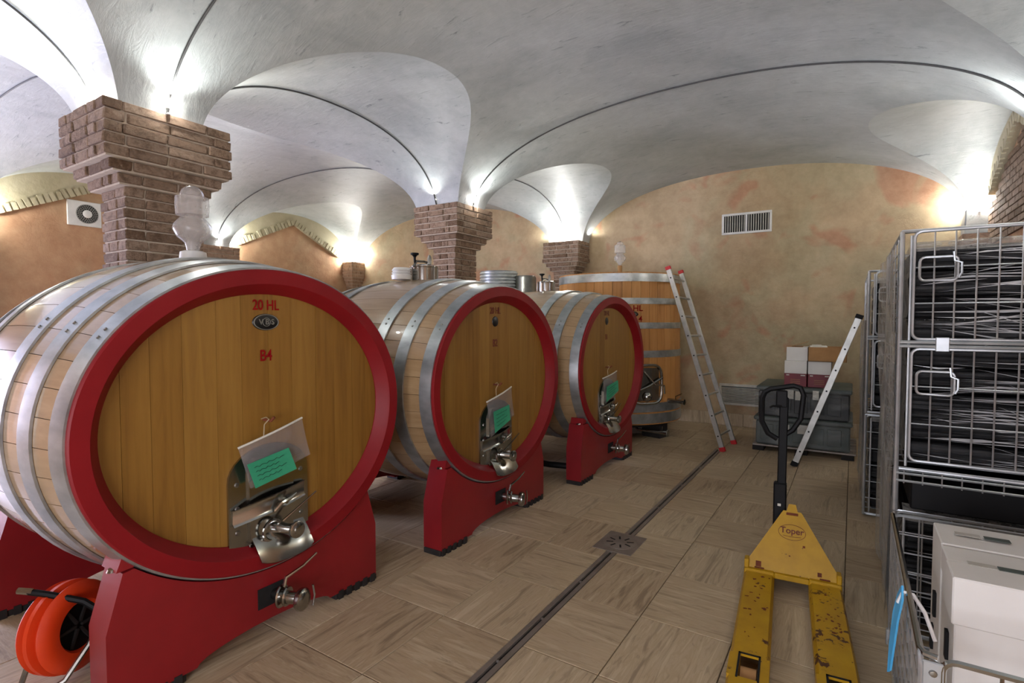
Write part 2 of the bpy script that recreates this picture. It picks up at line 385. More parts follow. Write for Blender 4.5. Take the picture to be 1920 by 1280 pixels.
# exposed bricks of the right wall below its gable (the stretch the photo shows)
def brick_mesh(i):
    rs = random.Random(i); bm = bmesh.new(); bmesh.ops.create_cube(bm, size=1)
    for v in bm.verts: v.co += Vector([rs.uniform(-.035, .035) for _ in range(3)])
    bmesh.ops.bevel(bm, geom=bm.edges[:], offset=.05, segments=1, affect='EDGES')
    me = bpy.data.meshes.new('brick'); bm.to_mesh(me); bm.free(); me.materials.append(M['brick']); return me
BR = [brick_mesh(i) for i in range(6)]
def brick(parent, lo, hi):
    c = [(a+b)/2 for a, b in zip(lo, hi)]; s = [b-a for a, b in zip(lo, hi)]
    return obj('brick', random.choice(BR), parent, c, None, s)
for k in range(17):
    z = 2.32+k*.066; off = 0 if k % 2 else .12; y = 5.35-off
    while y < 7.75:
        half = 1.086*(1-(z+.06-2.83)/.5) if z > 2.77 else 9
        if y+.22 > 5.3 and abs(y+.11-6.47) < half-.05: brick(wall_right, (XR-.024, y, z), (XR+.02, y+.226, z+.056))
        y += .238
# ------------------------------------------------------------------ vaulted ceiling
def spow(c, p): return math.copysign(abs(c)**p, c)
vm = MB(); NT_, NY = 90, 8
def grid(rows_):
    n = len(rows_[0]); P = [p for r in rows_ for p in r]
    F = [(i*n+j, i*n+j+1, (i+1)*n+j+1, (i+1)*n+j) for i in range(len(rows_)-1) for j in range(n-1)]
    o = len(vm.v); vm.v += P; vm.f += [tuple(k+o for k in f) for f in F]
for bi, (xc, a) in enumerate(BAYS):
    cuts = [None]+list(range(len(CROSS)))+[None]
    for k in range(len(CROSS)+1):
        rws = []; half = NT_//2; tl = []
        for sd, r_ in ((-1, RCL if bi == 0 else RC), (1, RC)):      # rows shared with the cross vaults up to their crown, then on to the top
            zz = [ZS + r_*abs(math.sin(PI*i/NT_))**(2/MC) for i in range(half+1)]
            q = [(xc+sd*a*sup((z_-ZS)/RM, NM), z_) for z_ in zz]
            t0 = math.asin(min(1, (r_/RM)**(NM/2)))
            for i in range(1, 25):
                th = t0+(PI/2-t0)*i/24; q.append((xc+sd*a*abs(math.cos(th))**(2/NM), ZS+RM*math.sin(th)**(2/NM)))
            tl += q if sd < 0 else q[::-1][1:]
        for x, z in tl:
            yg = lambda j: CROSS[j][1]*sup((z-ZS)/(RCL if bi == 0 and x < xc else RC), MC)
            y0 = YF-.05 if k == 0 else CROSS[k-1][0]+yg(k-1)
            y1 = YB+.05 if k == len(CROSS) else CROSS[k][0]-yg(k)
            rws.append([(x, y0+(y1-y0)*j/NY, z) for j in range(NY+1)])
        grid(rws)
for yc, b in CROSS:
    for side in range(3):
        rws = []
        for i in range(NT_+1):
            th = PI*i/NT_; y = yc - b*spow(math.cos(th), 2/MC); r = RCL if side == 0 else RC
            z = ZS + r*abs(math.sin(th))**(2/MC); g = [c[1]*sup((z-ZS)/RM, NM) for c in BAYS]
            xa, xb = [(XL-.02, BAYS[0][0]-g[0]), (BAYS[0][0]+g[0], BAYS[1][0]-g[1]), (BAYS[1][0]+g[1], XR+.02)][side]
            rws.append([(xa+(xb-xa)*j/16, y, z) for j in range(17)])
        grid(rws)
me = bpy.data.meshes.new('ceiling'); me.from_pydata(vm.v, [], vm.f); me.materials.append(M['stucco'])
me.polygons.foreach_set('use_smooth', [True]*len(me.polygons))
obj('ceiling', me, kind='structure')
# ------------------------------------------------------------------ brick columns
def column(label, x0, x1, y0, y1, ztop, zfine, inset, far_inset=None, name='brick_column', fine=True):
    """stepped cap over a shaft; bricks above zfine are single objects, the rest one joined part"""
    fi = far_inset if far_inset is not None else inset
    root = thing(name, label, 'column', ((x0+x1)/2, (y0+y1)/2, 0))
    ox, oy = (x0+x1)/2, (y0+y1)/2
    H = .066; n = int(ztop/H); low = MB(); core = MB()
    for k in range(n):
        zt = ztop-k*H; zb = zt-H+.011
        st = 0 if k < 5 else (1 if k == 5 else (2 if k == 6 else 3))
        i0 = inset*st/3; f = fi*st/3
        X0, X1, Y0, Y1 = x0+i0, x1-i0, y0+i0, y1-f
        if x1 >= XR-.01: X1 = x1
        if x0 <= XL+.01: X0 = x0
        if y1 >= YB-.01: Y1 = y1
        if y0 <= YF+.01: Y0 = y0
        core.box((X0+.012-ox, Y0+.012-oy, zt-H), (X1-.012-ox, Y1-.012-oy, zt))
        D = .11; jit = lambda: random.uniform(-.003, .009)
        def run(a, b):
            out = []; p = a + (.0 if k % 2 else -.11)
            while p < b-.001:
                q = p+random.choice((.215, .23, .245)); s_, e_ = max(a, p), min(b, q)
                if b-e_ < .06: e_ = b; q = b
                if e_-s_ > .03: out.append((s_, e_-(.009 if e_ < b else 0)))
                p = q
            return out
        bl = []
        ex = D if k % 2 else 0
        for a_, b_ in run(X0+(0 if k % 2 else D), X1-(0 if k % 2 else D)):
            bl.append(((a_, Y0-jit(), zb), (b_, Y0+D, zt))); bl.append(((a_, Y1-D, zb), (b_, Y1+jit(), zt)))
        for a_, b_ in run(Y0+(D+.009 if k % 2 else 0), Y1-(D+.009 if k % 2 else 0)):
            bl.append(((X1-D, a_, zb), (X1+jit(), b_, zt))); bl.append(((X0-jit(), a_, zb), (X0+D, b_, zt)))
        for lo, hi in bl:
            lo = (lo[0]-ox, lo[1]-oy, lo[2]); hi = (hi[0]-ox, hi[1]-oy, hi[2])
            if fine and zb > zfine: brick(root, lo, hi)
            else: low.box(lo, hi)
    core.build('mortar_core', 'mortar', root, ang=0)
    if low.v: low.build('brick_courses', 'brick_far', root, ang=0, kind='stuff')
    return root
column('large brick column with stepped capital rising behind the nearest barrel', -4.31, -3.65, 1.354, 2.10, 2.79, 1.62, .16, .12)
column('brick column with stepped capital rising behind the middle barrel', -4.28, -3.65, 4.60, 5.27, 2.79, 1.68, .15, .12)
column('brick pilaster against the back wall behind the upright wooden tank', -4.30, -3.66, 7.66, YB, 2.76, 1.9, .13, .0)
column('far brick pilaster on the left wall glimpsed beside the large column', XL, XL+.30, 4.60, 5.27, 2.74, 9, .12, .10, fine=False)
column('small brick pilaster in the far left corner of the cellar', XL, XL+.30, 7.72, YB, 2.74, 9, .10, 0, fine=False)
column('brick pilaster on the left wall hidden behind the large column', XL, XL+.30, 1.40, 2.06, 2.74, 9, .12, .10, fine=False)
cp = column('brick pilaster in the back right corner behind the wire cages', XR-.24, XR, 7.74, YB, 2.46, 9, .08, 0, fine=False)
MB().cbox((-.10, -.105, 2.46), (.12, .165, 2.74), .01).build('plaster_impost', 'stucco', cp)
column('brick pilaster on the right wall above the tall wire cage', XR-.24, XR, 4.62, 5.25, 2.74, 9, .08, .08, fine=False)
column('brick pilaster on the right wall beside the camera', XR-.24, XR, 1.40, 2.06, 2.74, 9, .08, .08, fine=False)
column('brick pilaster on the wall behind the camera', -4.31, -3.65, YF, YF+.40, 2.76, 9, .12, .12, fine=False)
# ------------------------------------------------------------------ spot lamps on the column caps
def lamp(label, x, y, z, dx, dy, w=1.0):
    t = thing('spot_lamp', label, 'lamp', (x, y, z), math.atan2(dy, dx), 'small spot lamps on the column caps')
    MB().lathe([(.0, -.045), (.012, -.045), (.012, -.04), (.004, -.038), (.004, -.012), (.011, -.010), (.015, -.004), (.015, .004), (0, .004)], 16).build('lamp_body', 'white_plastic', t)
    MB().lathe([(0, .0), (.018, .002), (.03, .014), (.034, .03), (.028, .048), (.014, .058), (0, .06)], 16).build('bulb', 'bulb', t)
    L = bpy.data.lights.new('lamp_light', 'SPOT'); L.energy = LAMP_W*w; L.spot_size = math.radians(150); L.spot_blend = .55; L.color = LAMP_COL; L.shadow_soft_size = .04
    lo = bpy.data.objects.new('lamp_light', L); C.objects.link(lo); lo.parent = t; lo.location = (.06, 0, .07); lo.rotation_euler = Vector((.55, 0, 1)).to_track_quat('-Z', 'Y').to_euler()
ct = 2.79+.045
cc = (-3.965, 1.70), (-3.965, 4.90)
nm = ['large column', 'middle column']
for i, (cx, cy) in enumerate(cc):
    lamp('lit spot lamp on the aisle side of the %s cap' % nm[i], -3.655+.01, cy, ct, 1, 0)
    lamp('lit spot lamp on the far side of the %s cap' % nm[i], -4.26, cy, ct, -1, 0)
    lamp('lit spot lamp on the near side of the %s cap' % nm[i], cx, (1.395, 4.645)[i], ct, 0, -1, (.55, .8)[i])
    lamp('lit spot lamp on the rear side of the %s cap' % nm[i], cx, (2.02, 5.20)[i], ct, 0, 1)
lamp('lit spot lamp on the front of the back wall pilaster', -3.98, 7.72, 2.805, 0, -1)
lamp('lit spot lamp on the right of the back wall pilaster', -3.70, 7.96, 2.805, 1, 0)
lamp('lit spot lamp on the left of the back wall pilaster', -4.25, 7.96, 2.805, -1, 0)
for i, cy in enumerate((1.72, 4.92)):
    n_ = ['left wall pilaster behind the large column', 'far left wall pilaster'][i]
    lamp('lit spot lamp in front of the %s' % n_, XL+.25, cy, 2.785, 1, 0)
    lamp('lit spot lamp on the near flank of the %s' % n_, XL+.16, cy-.28, 2.785, 0, -1)
    lamp('lit spot lamp on the rear flank of the %s' % n_, XL+.16, cy+.29, 2.785, 0, 1)
    n_ = ['right wall pilaster beside the camera', 'right wall pilaster above the tall cage'][i]
    lamp('lit spot lamp in front of the %s' % n_, XR-.21, cy, 2.785, -1, 0)
    lamp('lit spot lamp on the near flank of the %s' % n_, XR-.10, cy-.26, 2.785, 0, -1)
    lamp('lit spot lamp on the rear flank of the %s' % n_, XR-.10, cy+.26, 2.785, 0, 1)
lamp('lit spot lamp at the far left corner pilaster, near flank', XL+.15, 7.77, 2.785, 0, -1)
lamp('lit spot lamp at the far left corner pilaster, aisle flank', XL+.27, 7.97, 2.785, 1, 0)
lamp('lit spot lamp at the back right corner, near flank', XR-.10, 7.80, 2.745, 0, -1, .6)
lamp('lit spot lamp at the back right corner, on the back wall side', XR-.21, 7.97, 2.745, -1, 0, .5)
lamp('lit spot lamp on the pilaster behind the camera', -3.98, YF+.36, 2.805, 0, 1)
lamp('lit spot lamp on the aisle side of the pilaster behind the camera', -3.70, YF+.16, 2.805, 1, 0)
# ------------------------------------------------------------------ lighting cables clipped along the vaults
def cable(label, pts):
    MB().tube(pts, .007, 6).build('lighting_cable', 'cable', label=label, cat='cable', group='lighting cables along the vaults')
def arc_x(bi, y, lab, x0=None, x1=None):
    xc, a = BAYS[bi]; P = []
    for i in range(2, 79):
        th = PI*i/80; x = xc - a*spow(math.cos(th), 2/NM); z = ZS+RM*abs(math.sin(th))**(2/NM)
        P.append((x+.008*math.cos(th), y, z-.009*abs(math.sin(th))))
    cable(lab, [(p[0], p[1], max(p[2], 2.80)) for p in P])
def arc_y(ci, x, lab, lo=2, hi=79):
    yc, b = CROSS[ci]; P = []
    for i in range(lo, hi):
        th = PI*i/80; y = yc - b*spow(math.cos(th), 2/MC); z = ZS+rc_at(x)*abs(math.sin(th))**(2/MC)
        P.append((x, y+.008*math.cos(th), max(2.8, z-.009*abs(math.sin(th)))))
    cable(lab, P)
arc_x(1, 4.90, 'dark cable arching over the aisle from the middle column')
arc_x(1, 1.70, 'dark cable rising over the aisle from the large column')
arc_x(0, 4.90, 'dark cable arching over the left bay towards the far left pilaster')
arc_x(0, 1.70, 'dark cable arching over the left bay beside the large column')
arc_y(0, -3.965, 'dark cable on the arch in front of the large column')
arc_y(1, -3.965, 'dark cable on the arch between the large and middle columns')
arc_y(2, -3.965, 'dark cable on the arch between the middle column and back wall')
# ------------------------------------------------------------------ big oval wine barrels
ZC = 1.04
def make_barrel(label, xm, yc, L, Ry, Rz, dy, txt, badge, tcol, idx):
    by, bz = .072, .088
    root = thing('wine_barrel', label, 'barrel', (xm, yc, 0), 0, 'large oval wine barrels in a row')
    def rad(x, off=0):
        q = 1-(x/L)**2; return Ry+by*q+off, Rz+bz*q+off
    def P(x, a, off=0):
        ry, rz = rad(x, off); return (x, ry*math.cos(a), ZC+rz*math.sin(a))
    N = 42; xs = [-L+2*L*i/10 for i in range(11)]
    for k in range(N):
        a0, a1 = 2*PI*k/N, 2*PI*(k+1)/N; g = .0016
        mb = MB(); V = []
        for x in xs:
            x_ = max(-L+.012, min(L-.012, x))
            for j in range(4):
                a = a0+g+(a1-a0-2*g)*j/3; V.append(P(x_, a, -.004))
            V.append(P(x_, a1-g, -.045)); V.append(P(x_, a0+g, -.045))
        F = [(i*6+j, i*6+(j+1) % 6, (i+1)*6+(j+1) % 6, (i+1)*6+j) for i in range(len(xs)-1) for j in range(6)]
        F += [tuple(range(6)), tuple(range(len(V)-6, len(V)))]
        mb.add(V, F); mb.build('stave', 'stave_wood', root, 30)
    # hoops
    for xa, xb in ((L-.092, L-.012), (L-.30, L-.215), (L-.52, L-.435)):
        for s in (1, -1):
            mb = MB(); n = 96; V = []
            for k in range(n):
                a = 2*PI*k/n
                for x, o in ((xa, .0065), ((xa+xb)/2, .007), (xb, .0065), (xb, -.003), (xa, -.003)): V.append(P(s*x, a, o))
            F = [(k*5+j, ((k+1) % n)*5+j, ((k+1) % n)*5+(j+1) % 5, k*5+(j+1) % 5) for k in range(n) for j in range(5)]
            mb.add(V, F); h = mb.build('hoop', 'galvanised', root, 40)
            if s == 1:
                for q in range(2):
                    a = 2.5+.05*q; p = Vector(P((xa+xb)/2, a, .006)); nn = Vector((0, math.cos(a)/Ry, math.sin(a)/Rz)).normalized()
                    MB().tube([p, p+nn*.006], .007, 8).build('rivet', 'steel_soft', h)
    # red chimes at both ends
    for s in (1, -1):
        mb = MB(); n = 120; V = []
        prof = ((L-.014, .001), (L-.001, .0), (L+.004, -.006), (L+.004, -.066), (L-.004, -.074), (L-.062, -.112), (L-.10, -.112), (L-.10, -.03), (L-.014, -.03))
        m = len(prof)
        for k in range(n):
            a = 2*PI*k/n
            for x, o in prof: V.append((s*x, (Ry+o)*math.cos(a), ZC+(Rz+o)*math.sin(a)))
        mb.add(V, [(k*m+j, ((k+1) % n)*m+j, ((k+1) % n)*m+(j+1) % m, k*m+(j+1) % m) for k in range(n) for j in range(m)])
        mb.build('red_chime', 'red_paint', root, 25)
    # head boards
    hx = L-.066; ry, rz = Ry-.108, Rz-.108
    ws = [.085, .11, .13, .15, .12, .14, .13, .15, .12, .13, .10, .085]; tot = sum(ws); y = -ry
    for w in ws:
        w = w*2*ry/tot; y0, y1 = y+.0006, y+w-.0006; y += w
        yy = [y0+(y1-y0)*j/6 for j in range(7)]
        zt = [rz*math.sqrt(max(0, 1-(q/ry)**2)) for q in yy]
        poly = [(q, ZC+z) for q, z in zip(yy, zt)] + [(q, ZC-z-.0005) for q, z in reversed(list(zip(yy, zt)))]
        MB().prism(poly, hx-.03, hx+random.uniform(-.0012, .0012), 'x').build('head_board', 'head_wood', root, 0)
    mb = MB(); poly = [(ry*math.cos(2*PI*k/64), ZC+rz*math.sin(2*PI*k/64)) for k in range(64)]
    mb.prism(poly, -hx, -hx+.03, 'x').build('back_head', 'head_wood', root, 0)
    R90 = (PI/2, 0, PI/2)
    # lettering and badge
    c1 = tcol
    text('lettering', '20 HL', .068, c1, root, (hx+.0025, dy, ZC+.53), R90, .0008).scale = (.8, 1, 1)
    text('lettering', txt, .075, c1, root, (hx+.0025, dy-.004, ZC+.292), R90, .0008).scale = (.8, 1, 1)
    bmat = Matrix.Translation((hx, dy, ZC+.452)) @ Matrix.Rotation(PI/2, 4, 'Y')
    if badge:
        b = MB().lathe([(0, .006), (.045, .006), (.052, .004), (.055, 0)], 40, bmat, .72, 1.25).build('badge', 'badge_black', root)
        MB().lathe([(.047, .0055), (.0495, .0072), (.052, .0055), (.0495, .005)], 40, bmat, .72, 1.25, True).build('badge_border', 'badge_grey', b)
        MB().lathe([(.018, .006), (.0195, .0075), (.021, .006), (.0195, .005)], 24, bmat, 1, 1, True).build('badge_ring', 'badge_grey', b)
        text('badge_lettering', 'V B S', .036, 'badge_grey', b, (hx+.0075, dy, ZC+.452), R90, .0006)
    else:
        b = MB().lathe([(0, .006), (.032, .006), (.036, .004), (.038, 0)], 32, bmat).build('badge', 'badge_black', root)
    # stainless manhole door, arched at the top
    zt = ZC-.125; zb = ZC-.62; hw = .205; x0 = hx+.001
    arch = [(dy-hw, zb), (dy+hw, zb)] + [(dy+hw*math.cos(a), zt-.15+.15*math.sin(a)) for a in [PI*i/16 for i in range(17)]]
    door = MB().prism(arch, x0, x0+.012, 'x').build('manhole_door', 'steel', root, 20)
    sb = [(dy-.11, zb+.03), (dy+.11, zb+.03), (dy+.115, zt-.12), (dy+.08, zt-.055), (dy-.08, zt-.055), (dy-.115, zt-.12)]
    MB().prism(sb, x0+.012, x0+.026, 'x').build('door_leaf', 'steel', door, 20)
    # curved clamp strap across the door, its screw and wing
    V = []; n = 12
    for i in range(n+1):
        q = i/n; yy = dy-.19+.37*q; xx = x0+.020+.045*math.sin(PI*q); z_ = zt-.275+.05*q+.012*math.sin(PI*q)
        V += [(xx+.012, yy, z_+.008), (xx, yy, z_), (xx-.004, yy, z_-.055), (xx+.010, yy, z_-.070), (xx+.004, yy, z_-.072), (xx-.010, yy, z_-.055), (xx-.006, yy, z_+.004)]
    MB().add(V, [(i*7+k, i*7+(k+1) % 7, (i+1)*7+(k+1) % 7, (i+1)*7+k) for i in range(n) for k in range(7)]+[tuple(range(7)), tuple(range(n*7, n*7+7))]).build('clamp_bar', 'steel', door, 50)
    MB().cyl((x0+.02, dy+.03, zt-.275), (x0+.095, dy+.03, zt-.272), .013, 12).build('screw', 'steel', door)
    MB().tube([(x0+.088, dy-.03, zt-.305), (x0+.094, dy+.0, zt-.275), (x0+.094, dy+.05, zt-.262), (x0+.088, dy+.085, zt-.25)], [.007, .011, .011, .006], 8).build('wing_nut', 'steel', door)
    # lower outlet: short pipe, ring handle and lever
    pz = zt-.405
    MB().tube([(x0+.01, dy+.01, pz), (x0+.05, dy+.02, pz), (x0+.085, dy+.045, pz-.008), (x0+.115, dy+.07, pz-.012)], [.030, .026, .024, .03], 14).build('outlet_pipe', 'steel', door)
    MB().lathe([(0, 0), (.036, 0), (.040, .006), (.040, .018), (.03, .024), (0, .024)], 20, Matrix.Translation((x0+.105, dy+.066, pz-.012)) @ Matrix.Rotation(PI/2, 4, 'Y')).build('outlet_cap', 'steel', door)
    MB().tube([(x0+.055, dy-.02+.045*math.cos(a), pz+.048*math.sin(a)) for a in [.6+4.6*k/14 for k in range(15)]], .008, 6).build('ring_handle', 'steel', door)
    MB().tube([(x0+.06, dy+.03, pz+.03), (x0+.075, dy+.09, pz+.07), (x0+.08, dy+.205, pz+.13)], [.006, .005, .004], 6).build('lever', 'steel', door)
    MB().cbox((x0+.012, dy-.12, zt-.46), (x0+.03, dy+.12, zt-.445), .003).build('brace', 'steel', door)
    for q in range(4):
        for s in (-1, 1):
            MB().lathe([(0, .006), (.009, .005), (.012, 0)], 10, Matrix.Translation((x0+.012, dy+s*.165, zt-.16-.11*q)) @ Matrix.Rotation(PI/2, 4, 'Y')).build('bolt', 'steel_soft', door)
    # curved drip lip under the door
    mb = MB(); V = []; n = 12
    for i in range(n+1):
        q = -1+2*i/n; yy = dy+.035+.14*q; w_ = 1-abs(q)**3
        V += [(x0+.012, yy, zb+.085), (x0+.05+.015*w_, yy, zb+.045), (x0+.085+.02*w_, yy+.01, zb-.03-.02*w_), (x0+.081+.02*w_, yy+.01, zb-.034-.02*w_), (x0+.046+.015*w_, yy, zb+.041), (x0+.006, yy, zb+.08)]
    mb.add(V, [(i*6+j, i*6+(j+1) % 6, (i+1)*6+(j+1) % 6, (i+1)*6+j) for i in range(n) for j in range(6)]+[tuple(range(6)), tuple(range(n*6, n*6+6))])
    mb.build('drip_lip', 'steel', door, 60)
    # hook for the sleeve
    MB().tube([(hx, dy-.02, ZC-.01), (hx+.05, dy-.015, ZC-.012), (hx+.062, dy-.005, ZC+.006)], .007, 6).build('hook', 'rust', root)
    return root, hx
def sleeve(label, root, hx, dy, corners, card, w=.0):
    xm, yc = root.location.x, root.location.y; x = xm+hx+.050
    t = thing('document_sleeve', label, 'plastic sleeve', (x, yc+dy, ZC), 0, 'clear sleeves with green cards on the barrel heads')
    tl, tr, br, bl = [Vector(c) for c in corners]; mb = MB(); V = []
    n = 8
    for i in range(n+1):
        for j in range(n+1):
            u, v_ = i/n, j/n; p = (tl*(1-u)+tr*u)*(1-v_)+(bl*(1-u)+br*u)*v_
            V.append((.012*math.sin(3*u+2*v_)+.01*v_, p[0], p[1]))
    mb.add(V, [(i*(n+1)+j, i*(n+1)+j+1, (i+1)*(n+1)+j+1, (i+1)*(n+1)+j) for i in range(n) for j in range(n)])
    mb.build('sleeve_sheet', 'sleeve', t, 0)
    MB().tube([(V[i*(n+1)][0]+.001, V[i*(n+1)][1], V[i*(n+1)][2]) for i in range(n+1)], .0055, 6).build('binding_strip', 'paper_white', t)
    cp = [Vector(c) for c in card]; mb = MB()
    mb.add([(.026, c[0], c[1]) for c in cp]+[(.024, c[0], c[1]) for c in cp], [(0, 1, 2, 3), (7, 6, 5, 4), (0, 4, 5, 1), (1, 5, 6, 2), (2, 6, 7, 3), (3, 7, 4, 0)])
    cd = mb.build('green_card', 'green_card', t, 0, label='green paper card with pen notes')
    for k in range(4):
        q = .22+.18*k; a = cp[0].lerp(cp[3], q); b = cp[1].lerp(cp[2], q); m = []
        for i in range(13):
            s = .12+(.55 if k % 2 else .7)*i/12; p = a.lerp(b, s); m.append((.0268, p[0], p[1]+.004*math.sin(i*2.3)))
        MB().tube(m, .0012, 4).build('pen_note', 'ink', cd)
    mid = tl.lerp(tr, .38)
    MB().tube([(.0, mid[0], mid[1]), (-.01, mid[0]+.01, mid[1]+.05), (-.008, -.02, -.004), (-.008, -.035, .008), (-.006, -.06, .004)], .0028, 5).build('string', 'string', t)
    return t
B = []
specs = [('nearest large oval barrel, lettered B4 on its pale wooden head', -3.01, 1.503, .73, .794, .695, 0.0, 'B4', True, 'red_letter'),
         ('middle large oval barrel, lettered B2 on its wooden head', -2.95, 3.285, .80, .82, .705, -.05, 'B2', False, 'dark_letter'),
         ('farthest lying barrel, beside the upright wooden tank', -2.82, 5.139, .79, .855, .697, -.09, 'B1', False, 'dark_letter')]
for i, s in enumerate(specs):
    r, hx = make_barrel(s[0], *s[1:], i); B.append((r, hx, s[6]))
lab = ['clear sleeve with a green card hung on the nearest barrel', 'clear sleeve with a green card hung on the middle barrel', 'clear sleeve with a green card hung on the farthest lying barrel']
sleeve(lab[0], B[0][0], B[0][1], 0.0, [(-.177, -.109), (.15, -.022), (.198, -.215), (-.135, -.30)], [(-.151, -.185), (.058, -.15), (.10, -.262), (-.113, -.302)])
sleeve(lab[1], B[1][0], B[1][1], -.05, [(-.18, -.115), (.14, -.04), (.185, -.26), (-.16, -.37)], [(-.13, -.19), (.075, -.165), (.09, -.28), (-.11, -.345)])
sleeve(lab[2], B[2][0], B[2][1], -.09, [(-.21, -.105), (.15, -.06), (.20, -.29), (-.20, -.36)], [(-.16, -.19), (.13, -.15), (.15, -.26), (-.17, -.34)])
# ------------------------------------------------------------------ red cradles
def cradle(label, xa, xb, yc, Ry, Rz, off=0.0):
    t = thing('barrel_cradle', label, 'cradle', ((xa+xb)/2, yc, 0), 0, 'red wooden barrel cradles'); d = (xb-xa)/2
    poly = [(-.66, .035), (-.66, .33), (-.60, .545), (-.56, .55)]
    for i in range(25):
        y = -.52+1.04*i/24; poly.append((y, ZC-(Rz+.004)*math.sqrt(1-((y-off)/(Ry+.004))**2)))
    poly += [(.56, .55), (.60, .545), (.66, .33), (.66, .035), (.36, .035)]
    for i in range(13):
        a = PI*i/12; poly.append((.34*math.cos(a), .035+.055*math.sin(a)))
    poly += [(-.36, .035)]
    MB().prism(poly, -d, d, 'x').build('cradle_beam', 'cradle_red', t, 25)
    for s in (-1, 1):
        ft = MB().cbox((-d+.005, s*.525-.145, 0), (d-.005, s*.525+.145, .035), .004).build('rubber_foot', 'rubber', t)
        fm = MB()
        for k in range(5): fm.box((d-.012, s*.525-.13+.056*k, .0), (d+.004, s*.525-.10+.056*k, .045))
        fm.build('foot_lugs', 'rubber', ft, ang=0, kind='stuff')
        if s < 0:
            w = [(-.62, .552), (-.565, .555), (-.53, .575), (-.60, .605)]
            MB().prism(w, -d+.02, d-.005, 'x').build('wedge', 'cradle_red', t, 0)
        MB().lathe([(0, .012), (.018, .01), (.024, 0)], 14, Matrix.Translation((d-.05, s*.61, .55)) @ Matrix.Rotation(s*-.1, 4, 'X')).build('bolt', 'steel', t)
    return t
def valve(root, xf, y, z):
    t = MB().tube([(-.002, 0, 0), (.05, .005, 0), (.085, .02, -.005), (.13, .045, -.01)], [.026, .026, .03, .026], 14).build('drain_valve', 'steel', root, loc=(xf-root.location.x, y-root.location.y, z), label='steel butterfly drain valve')
    MB().box((-.004, -.085, -.045), (.002, .045, .05)).build('recess', 'dark_void', t, ang=0)
    for px, py, r in ((.045, .005, .05), (.07, .018, .042)):
        MB().lathe([(0, -.007), (r, -.007), (r+.004, 0), (r, .007), (0, .007)], 22, Matrix.Translation((px, py, -.002)) @ Matrix.Rotation(PI/2, 4, 'Y') @ Matrix.Rotation(-.45, 4, 'X')).build('flange', 'steel', t)
    MB().lathe([(0, -.02), (.046, -.02), (.052, -.01), (.052, .008), (.04, .02), (.022, .024), (0, .024)], 22, Matrix.Translation((.14, .05, -.012)) @ Matrix.Rotation(PI/2, 4, 'Y') @ Matrix.Rotation(-.4, 4, 'X')).build('end_cap', 'steel', t)
    MB().tube([(.06, .01, .045), (.062, .02, .085), (.08, .10, .115), (.09, .17, .155)], [.009, .008, .006, .005], 7).build('lever', 'steel', t)
    MB().tube([(.15, .10, .04), (.152, .108, -.01), (.15, .10, -.06)], .005, 6).build('clamp_pin', 'steel', t)
    return t
nmz = ['nearest', 'middle', 'farthest lying']
for i, s in enumerate(specs):
    xm, yc, L, Ry, Rz = s[1:6]; yc2 = yc-(.05, .06, .09)[i]*0
    xf = xm+L-.02; cradle('red front cradle under the %s barrel' % nmz[i], xf-.15, xf, yc-(.03, .06, .11)[i], Ry+.014, Rz+.014, (.03, .06, .11)[i])
    cradle('red rear cradle under the %s barrel' % nmz[i], xm-L+.02, xm-L+.17, yc-(.03, .06, .11)[i], Ry+.014, Rz+.014, (.03, .06, .11)[i])
    valve(B[i][0], xf+.002, yc+(-.01, -.03, -.06)[i], (.20, .20, .21)[i])
# ------------------------------------------------------------------ things on the barrel tops
t = thing('glass_airlock', 'clear glass bulb airlock standing on the nearest barrel', 'airlock', (-2.99, 1.503, ZC+.695+.088-.004))
MB().lathe([(0, 0), (.062, 0), (.066, .012), (.062, .045), (.045, .052), (0, .052)], 28).build('silicone_bung', 'white_plastic', t)
MB().lathe([(.030, .05), (.034, .075), (.040, .095), (.075, .125), (.094, .165), (.090, .19), (.062, .225), (.052, .232), (.078, .24), (.081, .30), (.079, .335), (.058, .342), (.056, .355), (.048, .375), (.028, .392), (0, .397)], 36).build('glass_bulb', 'glass_clear', t)
MB().lathe([(.028, .052), (.028, .10), (.024, .10), (.024, .052)], 18, closed=True).build('glass_tube', 'glass_clear', t)
def hatch(label, x, y, z, s):
    t = thing('steel_hatch', label, 'hatch', (x, y, z), 0, 'steel hatches on the barrel tops')
    MB().lathe([(0, -.03), (.15*s, -.03), (.15*s, .13*s), (.158*s, .135*s), (.158*s, .15*s), (.12*s, .165*s), (0, .17*s)], 32).build('neck', 'steel', t)
    for k in range(10):
        a = 2*PI*k/10; MB().tube([(.154*s*math.cos(a), .154*s*math.sin(a), 0), (.154*s*math.cos(a), .154*s*math.sin(a), .13*s)], .007*s, 6).build('rib', 'steel_soft', t)
    MB().tube([(0, -.17*s, .14*s), (0, -.12*s, .20*s), (0, .0, .205*s), (0, .10*s, .19*s)], .013*s, 7).build('clamp_arm', 'steel', t)
    MB().lathe([(0, .18*s), (.012*s, .18*s), (.014*s, .24*s), (.03*s, .26*s), (.045*s, .265*s), (.045*s, .285*s), (0, .29*s)], 14, Matrix.Translation((0, -.15*s, 0))).build('knob', 'black_plastic', t)
    MB().lathe([(.022*s, .165*s), (.024*s, .25*s), (.012*s, .28*s), (0, .285*s)], 14, Matrix.Translation((.02, .06*s, 0))).build('vent_stub', 'steel_soft', t)
    return t
hatch('steel clamp hatch with black knob on the middle barrel top', -2.95, 3.285, ZC+.705+.085, .72)
hatch('steel clamp hatch on the top of the farthest lying barrel', -2.82, 5.10, ZC+.697+.085, .62)
